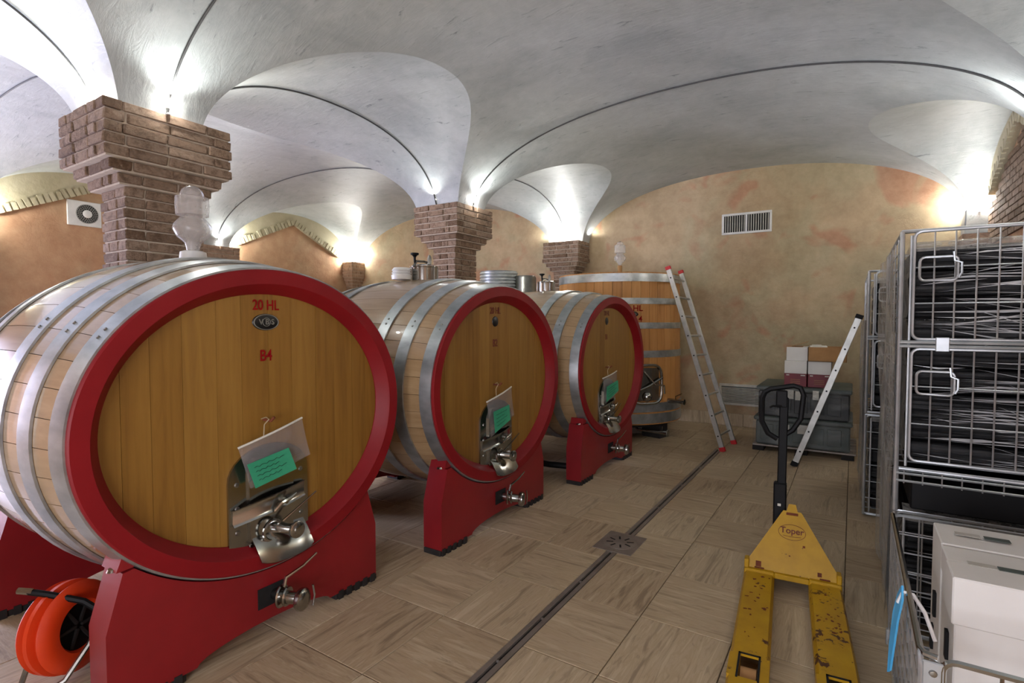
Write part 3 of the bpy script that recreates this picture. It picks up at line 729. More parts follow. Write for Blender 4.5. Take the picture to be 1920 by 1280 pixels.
MB().lathe([(0, 0), (.02, 0), (.075, .008), (.08, .04), (.068, .05), (.078, .058), (.066, .07), (.076, .08), (.06, .10), (0, .105)], 24).build('coiled_lid', 'white_plastic', loc=(-3.02, 3.10, ZC+.775), label='small ribbed pale lid beside the hatch on the middle barrel', cat='lid')
# ------------------------------------------------------------------ upright wooden tank
TX, TY, TZ0, TZ1 = -2.71, 6.93, .22, 2.09
tank = thing('upright_tank', 'upright wooden fermenting tank with galvanised hoops behind the ladder', 'wine tank', (TX, TY, 0))
def tr(z): return .83-.03*(z-TZ0)/(TZ1-TZ0)
N = 44
for k in range(N):
    a0, a1 = 2*PI*k/N+.002, 2*PI*(k+1)/N-.002; V = []
    for z in (TZ0, (TZ0+TZ1)/2, TZ1):
        r = tr(z)
        V += [(r*math.cos(a0), r*math.sin(a0), z), (r*math.cos((a0+a1)/2), r*math.sin((a0+a1)/2), z), (r*math.cos(a1), r*math.sin(a1), z), ((r-.05)*math.cos(a1), (r-.05)*math.sin(a1), z), ((r-.05)*math.cos(a0), (r-.05)*math.sin(a0), z)]
    MB().add(V, [(i*5+j, i*5+(j+1) % 5, (i+1)*5+(j+1) % 5, (i+1)*5+j) for i in range(2) for j in range(5)]+[(0, 1, 2, 3, 4), (10, 11, 12, 13, 14)]).build('stave', 'tank_wood', tank, 30)
for z, h in ((TZ1-.115, .10), (1.70, .075), (1.40, .075), (1.045, .085), (.375, .11), (.235, .12)):
    MB().lathe([(tr(z)-.002, z), (tr(z)+.007, z), (tr(z+h)+.007, z+h), (tr(z+h)-.002, z+h)], 96, closed=True).build('hoop', 'galvanised', tank, 40)
MB().lathe([(0, TZ1-.05), (.79, TZ1-.05), (.79, TZ1-.03), (.26, TZ1-.02), (.25, TZ1+.0), (.2, TZ1+.03), (.1, TZ1+.045), (0, TZ1+.05)], 64).build('lid', 'white_plastic', tank)
for a in (-1.9, -.9, .3):
    MB().lathe([(0, 0), (.012, 0), (.014, .03), (.035, .035), (.035, .055), (0, .06)], 12, Matrix.Translation((.30*math.cos(a)*1.3, .30*math.sin(a)*1.3, TZ1-.02))).build('knob', 'black_plastic', tank)
va = -.62 - .28       # direction of the tank face seen beside the last barrel
fa = math.atan2(-TY, -TX)   # towards the camera
def on_tank(a, z, o=0): r = tr(z)+o; return (r*math.cos(a), r*math.sin(a), z)
da = fa+.43
def tank_panel(a, w, z0, z1, o, th, bulge=0):
    n = 8; V = []
    for i in range(n+1):
        aa = a-w/2+w*i/n
        V += [on_tank(aa, z0, o), on_tank(aa, z0, o+th), on_tank(aa, z1, o+th), on_tank(aa, z1, o)]
    return MB().add(V, [(i*4+j, i*4+(j+1) % 4, (i+1)*4+(j+1) % 4, (i+1)*4+j) for i in range(n) for j in range(4)]+[(0, 1, 2, 3), (n*4, n*4+1, n*4+2, n*4+3)])
td = tank_panel(da, .40, .52, .92, .004, .02).build('manhole_door', 'steel', tank, 30)
fr = []
for i in range(48):
    q = 2*PI*i/48; fr.append(on_tank(da+.24*spow(math.cos(q), .5), .72+.235*spow(math.sin(q), .5), .035))
MB().tube(fr, .017, 8, closed=True).build('door_rim', 'steel', td)
MB().tube([on_tank(da-.2, .62, .03), on_tank(da, .70, .07), on_tank(da+.24, .80, .05)], .013, 8).build('clamp_bar', 'steel', td)
MB().tube([on_tank(da-.05, .88, .03), on_tank(da+.1, .72, .07), on_tank(da+.26, .70, .06), on_tank(da+.27, .60, .06)], .010, 8).build('door_handle', 'steel', td)
MB().lathe([(0, 0), (.05, .0), (.06, .02), (.03, .05), (0, .06)], 18, Matrix.Translation(on_tank(da, .57, .02)) @ Matrix.Rotation(da, 4, 'Z') @ Matrix.Rotation(PI/2, 4, 'Y')).build('pressure_cap', 'steel', td)
for k, (az, zz, ln) in enumerate(((fa+.86, .50, .20),)):
    p0 = Vector(on_tank(az, zz, 0)); dv = Vector((math.cos(az+.1), math.sin(az+.1), 0))
    v_ = MB().tube([p0-dv*.02, p0+dv*.06, p0+dv*.12, p0+dv*ln], [.03, .03, .022, .03], 12).build('upper_valve', 'steel', tank)
    MB().tube([p0+dv*.10, p0+dv*.10+Vector((0, 0, .06)), p0+dv*.18+Vector((0, 0, .10))], .006, 6).build('lever', 'steel', v_)
    MB().lathe([(0, 0), (.036, 0), (.036, .02), (0, .024)], 14, Matrix.Translation(p0+dv*ln) @ dv.to_track_quat('Z', 'Y').to_matrix().to_4x4()).build('cap', 'steel', v_)
p0 = Vector((.42, -.50, .19)); lv = MB().tube([p0, p0+Vector((.05, -.01, -.05)), p0+Vector((.30, -.02, -.055)), p0+Vector((.42, -.02, -.055))], [.016, .016, .016, .024], 10).build('lower_pipe', 'steel', tank)
MB().lathe([(0, 0), (.045, 0), (.045, .014), (0, .016)], 16, Matrix.Translation(p0+Vector((.42, -.02, -.055))) @ Matrix.Rotation(PI/2, 4, 'Y')).build('flange', 'steel_soft', lv)
MB().tube([p0+Vector((.36, -.02, -.04)), p0+Vector((.36, -.02, .02))], .006, 6).build('lever', 'steel', lv)
# cross timbers that carry the tank
MB().lathe([(0, .17), (.72, .17), (.72, .22), (0, .22)], 48).build('tank_floor', 'rubber', tank)
for a in (fa+.95, fa-.3, fa+2.2, fa+3.4):
    q = Matrix.Rotation(a, 4, 'Z'); MB().cbox((.45, -.09, 0), (.72, .09, .175), .006, q).build('support_block', 'rubber', tank)
ta = fa+.215
def ttext(body, z, size, a):
    p = Vector(on_tank(a, z, .003)); text('lettering', body, size, 'red_letter', tank, p, (PI/2, 0, a+PI/2), .0008)
ttext('40 HL', 1.645, .10, ta); ttext('T', 1.525, .10, ta-.17); ttext('4', 1.515, .10, ta+.12)
b = MB().lathe([(0, .006), (.05, .006), (.058, 0)], 30, Matrix.Translation(on_tank(ta, 1.575, .0)) @ Matrix.Rotation(ta, 4, 'Z') @ Matrix.Rotation(PI/2, 4, 'Y'), .62, 1.25).build('badge', 'badge_black', tank)
MB().lathe([(.03, .006), (.034, .008), (.038, .006), (.034, .005)], 24, Matrix.Translation(on_tank(ta, 1.575, .0)) @ Matrix.Rotation(ta, 4, 'Z') @ Matrix.Rotation(PI/2, 4, 'Y'), .62, 1.25, True).build('badge_ring', 'badge_grey', b)
t = thing('glass_airlock', 'small clear airlock with pink stem on the upright tank lid', 'airlock', (TX+.02, TY, TZ1+.045))
MB().lathe([(0, 0), (.03, 0), (.032, .10), (.026, .11), (0, .11)], 18).build('stem', 'carton_brown', t)
MB().lathe([(.02, .11), (.03, .14), (.075, .18), (.08, .22), (.05, .26), (.045, .27), (.075, .28), (.075, .38), (.05, .39), (.04, .42), (0, .44)], 28).build('glass_bulb', 'glass_clear', t)
# ------------------------------------------------------------------ ladders
def ladder(label, foot0, foot1, top0, top1, n, cap, feet_mat, wide=.055, extra=None):
    f0, f1, t0, t1 = map(Vector, (foot0, foot1, top0, top1)); t = thing('ladder', label, 'ladder', (f0+f1)/2); o = (f0+f1)/2
    side = (f1-f0).normalized(); up = (t0-f0).normalized(); nrm = up.cross(side).normalized()
    for a, b in ((f0, t0), (f1, t1)):
        d = (b-a).normalized(); L = (b-a).length
        mt = Matrix.Translation(a-o) @ Matrix((side, nrm, d)).transposed().to_4x4()
        rl = MB(); rl.cbox((-.014, -wide/2, .03), (.014, wide/2, L-.02), .003, mt); r = rl.build('rail', 'aluminium', t)
        MB().cbox((-.019, -wide/2-.005, -.002), (.019, wide/2+.005, .05), .003, mt).build('foot', feet_mat, t)
        MB().cbox((-.018, -wide/2-.004, L-.03), (.018, wide/2+.004, L+.012), .003, mt).build('end_cap', cap, t)
        for k in range(n):
            q = (k+.75)/(n+.3); s = 1 if a is f1 else -1
            MB().lathe([(0, 0), (.009, 0), (.009, .002), (0, .002)], 10, Matrix.Translation(a-o+d*L*q+side*(.0145*s)) @ (side*s).to_track_quat('Z', 'Y').to_matrix().to_4x4()).build('rung_end', 'dark_void', r)
    for k in range(n):
        q = (k+.75)/(n+.3); a = f0.lerp(t0, q)-o; b = f1.lerp(t1, q)-o
        MB().tube([a, b], .014, 8).build('rung', 'aluminium', t)
    return t
ladder('aluminium ladder with red feet leaning on the upright wooden tank', (-1.225, 6.40, 0), (-1.185, 6.86, 0), (-1.885, 6.42, 2.135), (-1.855, 6.87, 2.12), 9, 'red_plastic', 'red_plastic')
ladder('aluminium ladder seen edge-on leaning against the rear wire cage', (-.487, 6.16, 0), (-.487, 6.58, 0), (.052, 6.18, 1.545), (.052, 6.60, 1.545), 7, 'black_plastic', 'black_plastic', .058)
# ------------------------------------------------------------------ yellow pallet jack, forks towards the camera
J = thing('pallet_jack', 'worn yellow hand pallet jack with black tiller handle', 'pallet jack', (-.257, 3.25, 0), math.radians(5.3))
for s in (-1, 1):
    xo = s*.160; ol, ih = xo-.077, xo+.077
    # fork: bevelled channel with a roller window
    prof = [(ol, .0), (ol+.0, .05), (ol+.012, .072), (ih-.012, .072), (ih, .05), (ih, .0), (ih-.008, .0), (ih-.008, .048), (ih-.016, .062), (ol+.016, .062), (ol+.008, .048), (ol+.008, .0)]
    prof = [(a, b+.022) for a, b in prof]
    fk = MB(); fk.prism(prof, -.86, -.02, 'y')
    fk.prism(prof, -1.12, -1.02, 'y')
    for xa, xb in ((ol, xo-.035), (xo+.035, ih)): fk.box((xa, -1.02, .022), (xb, -.86, .094))
    f = fk.build('fork', 'yellow_paint', J, 25)
    MB().tube([(xo-.03, -.94, .042), (xo+.03, -.94, .042)], .041, 20).build('load_roller', 'carton_brown', f)
    wd = MB()
    for lo, hi in (((xo-.043, -1.03, .0945), (xo-.035, -.85, .0965)), ((xo+.035, -1.03, .0945), (xo+.043, -.85, .0965)), ((xo-.043, -.86, .0945), (xo+.043, -.85, .0965))): wd.box(lo, hi)
    wd.build('window_edge', 'dark_void', f, ang=0)
    MB().cbox((ol, -.03, .03), (ih, .08, .105), .006).build('fork_heel', 'yellow_paint', J)
    MB().cbox((xo-.025, -.0, .105), (xo+.025, .04, .112), .002).build('heel_patch', 'rust', J)
    MB().cbox((s*.225-.012, -.01, .10), (s*.225+.012, .05, .15), .004).build('side_lug', 'yellow_paint', J)
rj = random.Random(4); CH = [MB().prism([(.009*rj.uniform(.5, 1.3)*math.cos(2*PI*i/7), .009*rj.uniform(.5, 1.3)*math.sin(2*PI*i/7)) for i in range(7)], -.0008, .0006, 'z').mesh('paint_chip', 'rust', 0) for _ in range(4)]
for s in (-1, 1):
    for k in range(26):
        yy = rj.choice((rj.uniform(-.8, -.05), rj.gauss(-.45, .05))); sc_ = rj.uniform(.3, 1.1)
        obj('paint_chip', rj.choice(CH), J, (s*.155+rj.uniform(-.052, .052), yy, .0945), (0, 0, rj.uniform(0, 6)), (sc_*1.3, sc_*rj.uniform(.5, 1.2), 1))
# A-shaped body plate, sloped back
sl = Matrix.Translation((0, .0, .10)) @ Matrix.Rotation(math.radians(-28), 4, 'X')
tri = [(-.222, 0), (.222, 0), (.218, .05), (.055, .33), (.045, .345), (-.045, .345), (-.055, .33), (-.218, .05)]
bd = MB(); bd.prism(tri, -.0, .012, 'y', sl); bd = bd.build('body_plate', 'yellow_paint', J, 20)
for s in (-1, 1):
    e = [(s*.222, 0), (s*.218, .05), (s*.055, .33), (s*.047, .33), (s*.205, .05), (s*.205, 0)]
    MB().prism(e if s < 0 else e[::-1], .012, .075, 'y', sl).build('side_flange', 'yellow_paint', bd, 20)
MB().cbox((-.085, -.006, 0.0), (.085, .06, .028), .004, Matrix.Translation((0, -.02, .075))).build('front_beam', 'yellow_paint', J)
MB().prism([(-.028, .345), (.028, .345), (.018, .385), (-.018, .385)], .0, .05, 'y', sl).build('top_nose', 'yellow_paint', bd, 20)
MB().cbox((-.03, -.004, .322), (.03, .0, .336), .001, sl).build('slot', 'rust', bd)
tc = sl @ Vector((0, -.003, .235)); R_ = (PI/2-math.radians(28), 0, 0)
text('lettering', 'Toper', .047, 'dark_letter', bd, tc, R_, .0006)
ov = [sl @ Vector((.068*math.cos(2*PI*i/40), -.0025, .228+.042*math.sin(2*PI*i/40))) for i in range(40)]
MB().tube(ov, .0012, 4, closed=True).build('oval_outline', 'dark_letter', bd)
MB().tube([sl @ Vector((-.045+.09*i/8, -.0025, .207-.003*math.sin(PI*i/8))) for i in range(9)], .0012, 4).build('underline', 'dark_letter', bd)
for (px, pz, w, h) in ((-.165, .03, .028, .03), (.135, .03, .02, .022), (.06, .16, .012, .012), (-.01, .10, .008, .006)):
    MB().cbox((px-w/2, -.002, pz-h/2), (px+w/2, .001, pz+h/2), .0008, sl).build('chipped_spot', 'rust', bd)
# pump, wheels, tiller
MB().lathe([(0, .05), (.05, .05), (.05, .25), (.03, .27), (.03, .36), (0, .37)], 20, Matrix.Translation((-.02, .22, 0))).build('pump', 'steel_soft', J)
for s in (-1, 1): MB().tube([(s*.075-.02-.025, .25, .09), (s*.075-.02+.025, .25, .09)], .09, 24).build('steer_wheel', 'rubber', J)
MB().cbox((-.06, .16, .12), (.05, .30, .20), .008).build('pump_yoke', 'steel_soft', J)
MB().tube([(-.08, .20, .25), (-.055, .22, .33)], .028, 10).build('release_valve', 'steel_soft', J)
TH = Matrix.Translation((-.065, .24, 0))
MB().cbox((-.035, -.028, .26), (.035, .028, .545), .008, TH).build('tiller_root', 'black_plastic', J)
MB().cbox((-.022, -.018, .53), (.026, .018, 1.05), .006, TH @ Matrix.Rotation(.01, 4, 'Y')).build('tiller', 'black_plastic', J)
MB().cbox((-.012, -.031, .41), (.006, -.028, .425), .001, TH).build('sticker', 'paper_white', J)
lp = [(-.02, .0, .80), (-.07, 0, .83), (-.105, 0, .90), (-.105, 0, 1.04), (-.09, 0, 1.075), (-.06, 0, 1.095), (.06, 0, 1.12), (.095, 0, 1.11), (.112, 0, 1.07), (.10, 0, .93), (.06, 0, .86), (.02, 0, .83)]
MB().tube([TH @ Vector(p) for p in lp], .0155, 8).build('handle_loop', 'black_plastic', J)
MB().cbox((-.03, -.022, .99), (.03, .022, 1.09), .006, TH).build('grip_block', 'black_plastic', J)
MB().tube([TH @ Vector(p) for p in ((.0, -.02, 1.0), (-.05, -.04, 1.0), (-.06, -.045, .99))], .006, 6).build('trigger', 'black_plastic', J)
# ------------------------------------------------------------------ wire cages
def wires(mb, r, pts): mb.tube(pts, r, 6)
def panel(plane, c, u0, u1, z0, z1, nu, nz, rw=.0035, rf=.007):
    """wire panel: plane 'y' (faces -Y, u = x) or 'x' (u = y)"""
    mb = MB(); Pt = (lambda u, z: (u, c, z)) if plane == 'y' else (lambda u, z: (c, u, z))
    r = .03; fr = []
    for (cu, cz, a0) in ((u1-r, z0+r, -PI/2), (u1-r, z1-r, 0), (u0+r, z1-r, PI/2), (u0+r, z0+r, PI)):
        for k in range(5):
            a = a0+PI/2*k/4; fr.append(Pt(cu+r*math.cos(a), cz+r*math.sin(a)))
    mb.tube(fr, rf, 6, closed=True)
    for i in range(1, nu): u = u0+(u1-u0)*i/nu; mb.tube([Pt(u, z0), Pt(u, z1)], rw, 5)
    for i in range(1, nz): z = z0+(z1-z0)*i/nz; mb.tube([Pt(u0, z), Pt(u1, z)], rw, 5)
    return mb
def cage(name, label, x0, y0, w, d, zb, zt, gates=True, nu=12, group='stacked wire mesh cages', loadz=None):
    t = thing(name, label, 'wire cage', (x0, y0, zb), 0, group); h = zt-zb
    for px, py in ((0, 0), (w, 0), (0, d), (w, d)):
        ps = MB(); ps.tube([(px, py, 0), (px, py, h)], .010, 8); ps.build('post', 'wire', t)
    for px, py in ((.035, 0), (0, .04)):
        MB().tube([(px, py, .02), (px, py, h-.02)], .006, 6).build('hinge_rod', 'wire', t)
    if gates:
        hm = h*.535
        lower = panel('y', -.012, .045, w-.02, .05, hm-.025, nu, 3).build('lower_gate', 'wire', t)
        upper = panel('y', -.012, .045, w-.02, hm+.02, h-.005, nu, 3).build('upper_gate', 'wire', t)
        for g, zc in ((lower, hm-.17), (upper, h-.17)):
            lp = []; ax, bx_, az, bz = .065, .20, zc-.06, zc+.045; r = .02
            for (cu, cz, a0) in ((bx_-r, az+r, -PI/2), (bx_-r, bz-r, 0), (ax+r, bz-r, PI/2), (ax+r, az+r, PI)):
                for k in range(4): a = a0+PI/2*k/3; lp.append((cu+r*math.cos(a), -.026, cz+r*math.sin(a)))
            MB().tube(lp, .006, 6, closed=True).build('latch_loop', 'wire', g)
            MB().tube([(bx_+.003, -.032, az+.01), (bx_+.012, -.034, az+.03), (bx_+.012, -.034, bz-.03), (bx_-.012, -.03, bz-.02), (bx_-.016, -.03, bz+.02)], .005, 6).build('latch_hook', 'wire', g)
        for zz in (hm-.012, hm+.006): MB().tube([(0, -.014, zz), (w, -.014, zz)], .008, 6).build('middle_rail', 'wire', t)
        for xx in (.13,): MB().cbox((xx, -.028, hm-.035), (xx+.05, -.012, hm+.03), .003).build('rail_clip', 'wire', t)
    else:
        panel('y', 0, .0, w, 0, h, nu, 6).build('front_panel', 'wire', t)
    panel('x', 0, .0, d, 0, h, max(4, int(d/.06)) if not gates else 5, 14 if gates else 6).build('side_panel', 'wire', t)
    panel('x', w, .0, d, 0, h, 8, 8).build('side_panel', 'wire', t)
    panel('y', d, .0, w, 0, h, 8, 8).build('back_panel', 'wire', t)
    bm_ = MB()
    for i in range(9): bm_.tube([(0, d*i/8, .01), (w, d*i/8, .01)], .004, 5)
    bm_.build('wire_base', 'wire', t)
    for zz in (.0, h): MB().tube([(0, 0, zz), (w, 0, zz), (w, d, zz), (0, d, zz)], .009, 6, closed=True).build('rim', 'wire', t)
    return t
def load(label, x0, y0, w, d, z0, z1):
    t = thing('wrapped_load', label, 'wrapped goods', (x0, y0, z0), 0, 'dark film-wrapped loads in the cages'); h = z1-z0
    n = 5; k = int(h/.105)
    for i in range(k):
        za = h*i/k; MB().cbox((.03, .03+random.uniform(0, .012), za+.002), (w-.03, d-.03, za+h/k-.002), .012).build('dark_tray', 'dark_load', t)
    def sheet(P, mat, nm_):
        nu, nv = 26, 40; V = [P(i/nu, j/nv) for i in range(nu+1) for j in range(nv+1)]
        MB().add(V, [(i*(nv+1)+j, i*(nv+1)+j+1, (i+1)*(nv+1)+j+1, (i+1)*(nv+1)+j) for i in range(nu) for j in range(nv)]).build(nm_, mat, t, 80)
    rr = random.Random(int(x0*100+y0*37)); ph = [rr.uniform(0, 6) for _ in range(8)]
    wob = lambda u, v_: .006*math.sin(40*v_+ph[0]+3*u)+.004*math.sin(71*v_+ph[1]-5*u)
    sheet(lambda u, v_: (.02+(w-.04)*u, .016+.5*wob(u, v_), h*v_), 'film', 'front_film')
    st = MB()
    for k in range(int(h*190)):
        za = rr.uniform(.01, h-.01); sl_ = rr.uniform(-.10, .06) if rr.random() < .35 else rr.uniform(-.015, .015); xa = rr.uniform(.02, w*.7); xb = min(w-.02, xa+rr.uniform(.12, .7)); th = rr.choice((rr.uniform(.0006, .002), rr.uniform(.002, .005)))
        zb_ = min(h-.005, max(.005, za+sl_)); zm = (za+zb_)/2+rr.uniform(-.01, .01)
        st.add([(xa, .004, za), ((xa+xb)/2, .002, zm-th), (xb, .004, zb_), ((xa+xb)/2, .002, zm+th)], [(0, 1, 2, 3)])
    st.build('film_creases', 'film_strand', t, 0, kind='stuff')
    sheet(lambda u, v_: (.016+.6*wob(u, v_)-.0, .02+(d-.04)*u, h*v_), 'film_side', 'side_film')
    sheet(lambda u, v_: (.02+(w-.04)*u, .018+.9*wob(2*u, .3*v_)+.10*v_*v_, h-.02+.085*v_-.03*v_*v_), 'film_side', 'top_film')
    return t
SX, SY, SW, SD = .185, 3.08, .95, 1.15
uc = cage('wire_cage', 'tall wire cage with black wrapped load, upper of the front stack', SX, SY, SW, SD, .80, 1.91)
load('black film-wrapped load inside the upper front cage', SX+.015, SY+.02, SW-.03, SD-.04, .83, 1.84)
tb = MB().cbox((0, 0, 0), (SW-.06, SD-.06, .13), .006).build('black_tray', 'black_plastic', loc=(SX+.06, SY+.03, .612), label='flat black tray between the two front wire cages', cat='tray')
cage('wire_cage', 'lower wire cage of the front stack behind the white cartons', SX, SY, SW, SD, .02, .60, gates=False, nu=9)
load('dark film-wrapped load inside the lower front cage', SX+.015, SY+.02, SW-.03, SD-.04, .05, .57)
for px, py in ((0, 0), (SW, 0), (0, SD), (SW, SD)): MB().tube([(px, py, -.195), (px, py, .01)], .012, 8).build('leg', 'wire', uc)
for zz in (-.05, -.015): MB().tube([(0, -.01, zz), (SW, -.01, zz)], .006, 6).build('leg_rail', 'wire', uc)
sg = MB()
for i in range(14): sg.tube([(.03+.07*i, -.012, -.06), (.03+.07*i, -.012, .0)], .003, 5)
sg.build('leg_wires', 'wire', uc, kind='stuff')
# rear stack
RX, RY = .095, 4.86
cage('wire_cage', 'upper wire cage of the rear stack near the edge-on ladder', RX, RY, SW, SD, .80, 1.87)
load('film-wrapped load inside the upper rear cage', RX+.015, RY+.02, SW-.03, SD-.04, .83, 1.80)
cage('wire_cage', 'lower wire cage of the rear stack near the floor', RX, RY, SW, SD, .02, .78, gates=False, nu=9)
load('film-wrapped load inside the lower rear cage', RX+.015, RY+.02, SW-.03, SD-.04, .05, .75)
# loose grey film bulging from the left flank of the front stack
def drape(label, x, y0, y1, z0, z1, seed, amp=.028):
    rr = random.Random(seed); a = [rr.uniform(0, 6) for _ in range(6)]; nu, nv = 30, 60; V = []
    for i in range(nu+1):
        for j in range(nv+1):
            u, v_ = i/nu, j/nv
            V.append((x-.012-amp*abs(math.sin(4*v_+a[0]+1.5*math.sin(3*u+a[1])))*(.3+.7*u)-.008*math.sin(15*u+4*v_+a[2]), y0+(y1-y0)*u+.02*math.sin(7*v_+a[3]), z0+(z1-z0)*v_))
    MB().add(V, [(i*(nv+1)+j, i*(nv+1)+j+1, (i+1)*(nv+1)+j+1, (i+1)*(nv+1)+j) for i in range(nu) for j in range(nv)]).build('stretch_film', 'film_side', None, 0, label=label, cat='plastic film')
drape('crumpled grey stretch film hanging on the flank of the front cages', SX, SY+.10, SY+SD+.02, .04, 1.86, 3)
drape('crumpled clear stretch film on the flank of the rear cages', RX, RY+.10, RY+SD, .08, 1.5, 5, .02)
# ------------------------------------------------------------------ open near cage with white cartons
NX, NY_, NW, ND, NZ = .172, 1.76, .98, 1.22, .61
nc = thing('wire_cage', 'open low wire cage in the foreground holding white cartons', 'wire cage', (NX, NY_, .02), 0, 'stacked wire mesh cages')
panel('x', 0, 0, ND, 0, NZ-.02, 16, 7).build('side_panel', 'wire', nc)
panel('x', NW, 0, ND, 0, NZ-.02, 16, 7).build('side_panel', 'wire', nc)
panel('y', ND, 0, NW, 0, NZ-.02, 10, 7).build('back_panel', 'wire', nc)
panel('y', 0, .045, NW, 0, NZ-.02, 8, 6, .0045, .009).build('front_gate', 'steel', nc)
MB().tube([(0, ND, NZ-.02), (0, .03, NZ-.02), (.008, .008, NZ-.02), (.035, 0, NZ-.02)], .009, 8).build('top_rail', 'steel', nc)
MB().cbox((.002, -.008, NZ-.10), (.05, .002, NZ-.03), .003).build('corner_bracket', 'wire', nc)
MB().lathe([(0, .006), (.008, .005), (.01, 0)], 10, Matrix.Translation((.025, -.008, NZ-.06)) @ Matrix.Rotation(PI/2, 4, 'X')).build('bracket_bolt', 'steel', nc)
bm_ = MB()
for i in range(9): bm_.tube([(0, ND*i/8, .01), (NW, ND*i/8, .01)], .004, 5)
bm_.build('wire_base', 'wire', nc)
for px, py in ((0, 0), (NW, 0), (0, ND), (NW, ND)): MB().cbox((px-.014, py-.014, -.02), (px+.014, py+.014, .05), .003).build('foot', 'wire', nc)
tg = thing('blue_tag', 'blue plastic tag tied to the near cage rail with a white tie', 'tag', (NX-.02, 2.14, .60))
MB().add([(.0, 0, .03), (-.008, .03, -.01), (-.02, .02, -.07), (-.03, -.02, -.16), (-.036, -.07, -.235), (-.03, -.075, -.225), (-.012, -.045, -.07), (0, -.025, -.01), (.006, 0, .03), (-.002, .033, -.01), (-.014, .023, -.07), (-.024, -.017, -.16), (-.030, -.067, -.235), (-.024, -.072, -.225), (-.006, -.042, -.07), (.006, -.022, -.01)], [(0, 1, 2, 3, 4, 5, 6, 7), (15, 14, 13, 12, 11, 10, 9, 8)]+[(i, i+8, (i+1) % 8+8, (i+1) % 8) for i in range(8)]).build('tag_strip', 'blue_tag', tg, 0)
MB().tube([(-.008, .0, -.03), (.005, -.005, .012), (.03, -.01, .012), (.06, -.03, -.03), (.085, -.06, -.10)], .006, 6).build('white_tie', 'clear_white', tg)
def carton(label, x, y, z, w, d, h, lidded=True):
    t = thing('white_carton', label, 'carton', (x, y, z), 0, 'white cartons in the near cage')
    MB().cbox((0, 0, 0), (w, d, h), .004).build('box_body', 'carton_white', t)
    if lidded:
        MB().cbox((-.008, -.01, h-.14), (w+.008, d*.5, h+.006), .004).build('lid_flap', 'carton_white', t)
        MB().cbox((-.004, d*.5+.004, h-.08), (w+.004, d+.006, h+.004), .004).build('lid_flap', 'carton_white', t)
    for i, q in enumerate((.10, .26, .52, .68)):
        MB().cbox((w*q, d*.5-.016, h+.0062), (w*q+.07, d*.5+.016, h+.0082), .0006).build('tape_mark', 'crate_grey' if i % 2 else 'grille_white', t)
    for (ya, za) in ((.10, .35), (.26, .22), (.16, .10)):
        MB().cbox((-.0095, d*.2+ya*.3, za*h*1.6), (-.0005, d*.2+ya*.3+.03, za*h*1.6+.09), .001).build('hand_slot', 'dark_void', t)
    return t
carton('white lidded carton standing in the near wire cage', .278, 2.06, .035, .46, .27, .685)
carton('white carton behind the lidded one in the near wire cage', .276, 2.35, .035, .50, .23, .69, False)
# ------------------------------------------------------------------ wrapped crates by the back wall
PX, PY = -.93, 6.72
pl = thing('low_pallet', 'low wooden pallet under the stacked grey crates', 'pallet', (PX-.03, PY-.02, 0))
for k in range(6): MB().cbox((0, .16*k, .055), (1.02, .16*k+.11, .075), .003).build('slat', 'drain_metal', pl)
for k in range(3): MB().cbox((.44*k, 0, 0), (.44*k+.12, .91, .055), .003).build('runner', 'rubber', pl)
def crate(label, x, y, z, w, d, h, mat, labs):
    t = thing('storage_crate', label, 'crate', (x, y, z), 0, 'film-wrapped crates by the back wall')
    MB().cbox((0, 0, 0), (w, d, h-.05), .015).build('crate_body', mat, t)
    MB().cbox((-.02, -.02, h-.05), (w+.02, d+.02, h), .012).build('crate_rim', 'crate_grey', t)
    for k in range(5): MB().cbox((.05+k*(w-.1)/5, -.006, .05), (.05+(k+.82)*(w-.1)/5, .004, h-.09), .006).build('side_rib', mat, t)
    for lx, lz, lw in labs: MB().cbox((lx, -.028, lz), (lx+lw, -.024, lz+.10), .001).build('paper_label', 'paper_white', t)
    nu, nv = 20, 14; V = [(-.03+(w+.06)*i/nu, -.030-.006*math.sin(9*i/nu+5*j/nv)-.004*math.sin(23*j/nv), .01+(h-.02)*j/nv) for i in range(nu+1) for j in range(nv+1)]
    MB().add(V, [(i*(nv+1)+j, i*(nv+1)+j+1, (i+1)*(nv+1)+j+1, (i+1)*(nv+1)+j) for i in range(nu) for j in range(nv)]).build('wrap_film', 'film_clear', t, 80)
    return t
crate('grey-green wrapped crate with two paper labels, lower of two', PX, PY, .077, .93, .85, .325, 'crate_grey', ((.26, .15, .09), (.43, .16, .12)))
crate('dark wrapped crate with paper labels on top of the lower crate', PX+.02, PY+.02, .404, .90, .82, .345, 'crate_dark', ((.28, .215, .085), (.38, .205, .09), (.55, .22, .06)))
def wine_carton(label, x, y, z, w, d, h):
    t = thing('wine_carton', label, 'carton', (x, y, z), 0, 'white and maroon wine cartons')
    MB().cbox((0, 0, h*.50), (w, d, h), .003).build('white_top', 'carton_white', t)
    lo = MB().cbox((0, 0, 0), (w, d, h*.50), .003).build('maroon_base', 'maroon_print', t)
    for a, b in ((.02, .05), (w-.06, w-.015)): MB().box((a, -.0012, h*.42), (b, -.0002, h*.46)).build('print_mark', 'paper_white', lo, ang=0)
    for k in range(3): MB().box((w*.28, -.0012, h*(.12+.07*k)), (w*.72, -.0002, h*(.135+.07*k))).build('print_line', 'carton_brown', lo, ang=0)
    return t
wine_carton('white and maroon wine carton, left one on the dark crate', PX+.275, PY+.12, .750, .225, .30, .29)
wine_carton('white and maroon wine carton, right one on the dark crate', PX+.512, PY+.12, .750, .225, .30, .29)
t = thing('white_carton', 'white carton on top of the left maroon wine carton', 'carton', (PX+.29, PY+.15, 1.041))
MB().cbox((0, 0, 0), (.215, .26, .155), .003).build('box_body', 'carton_white', t)
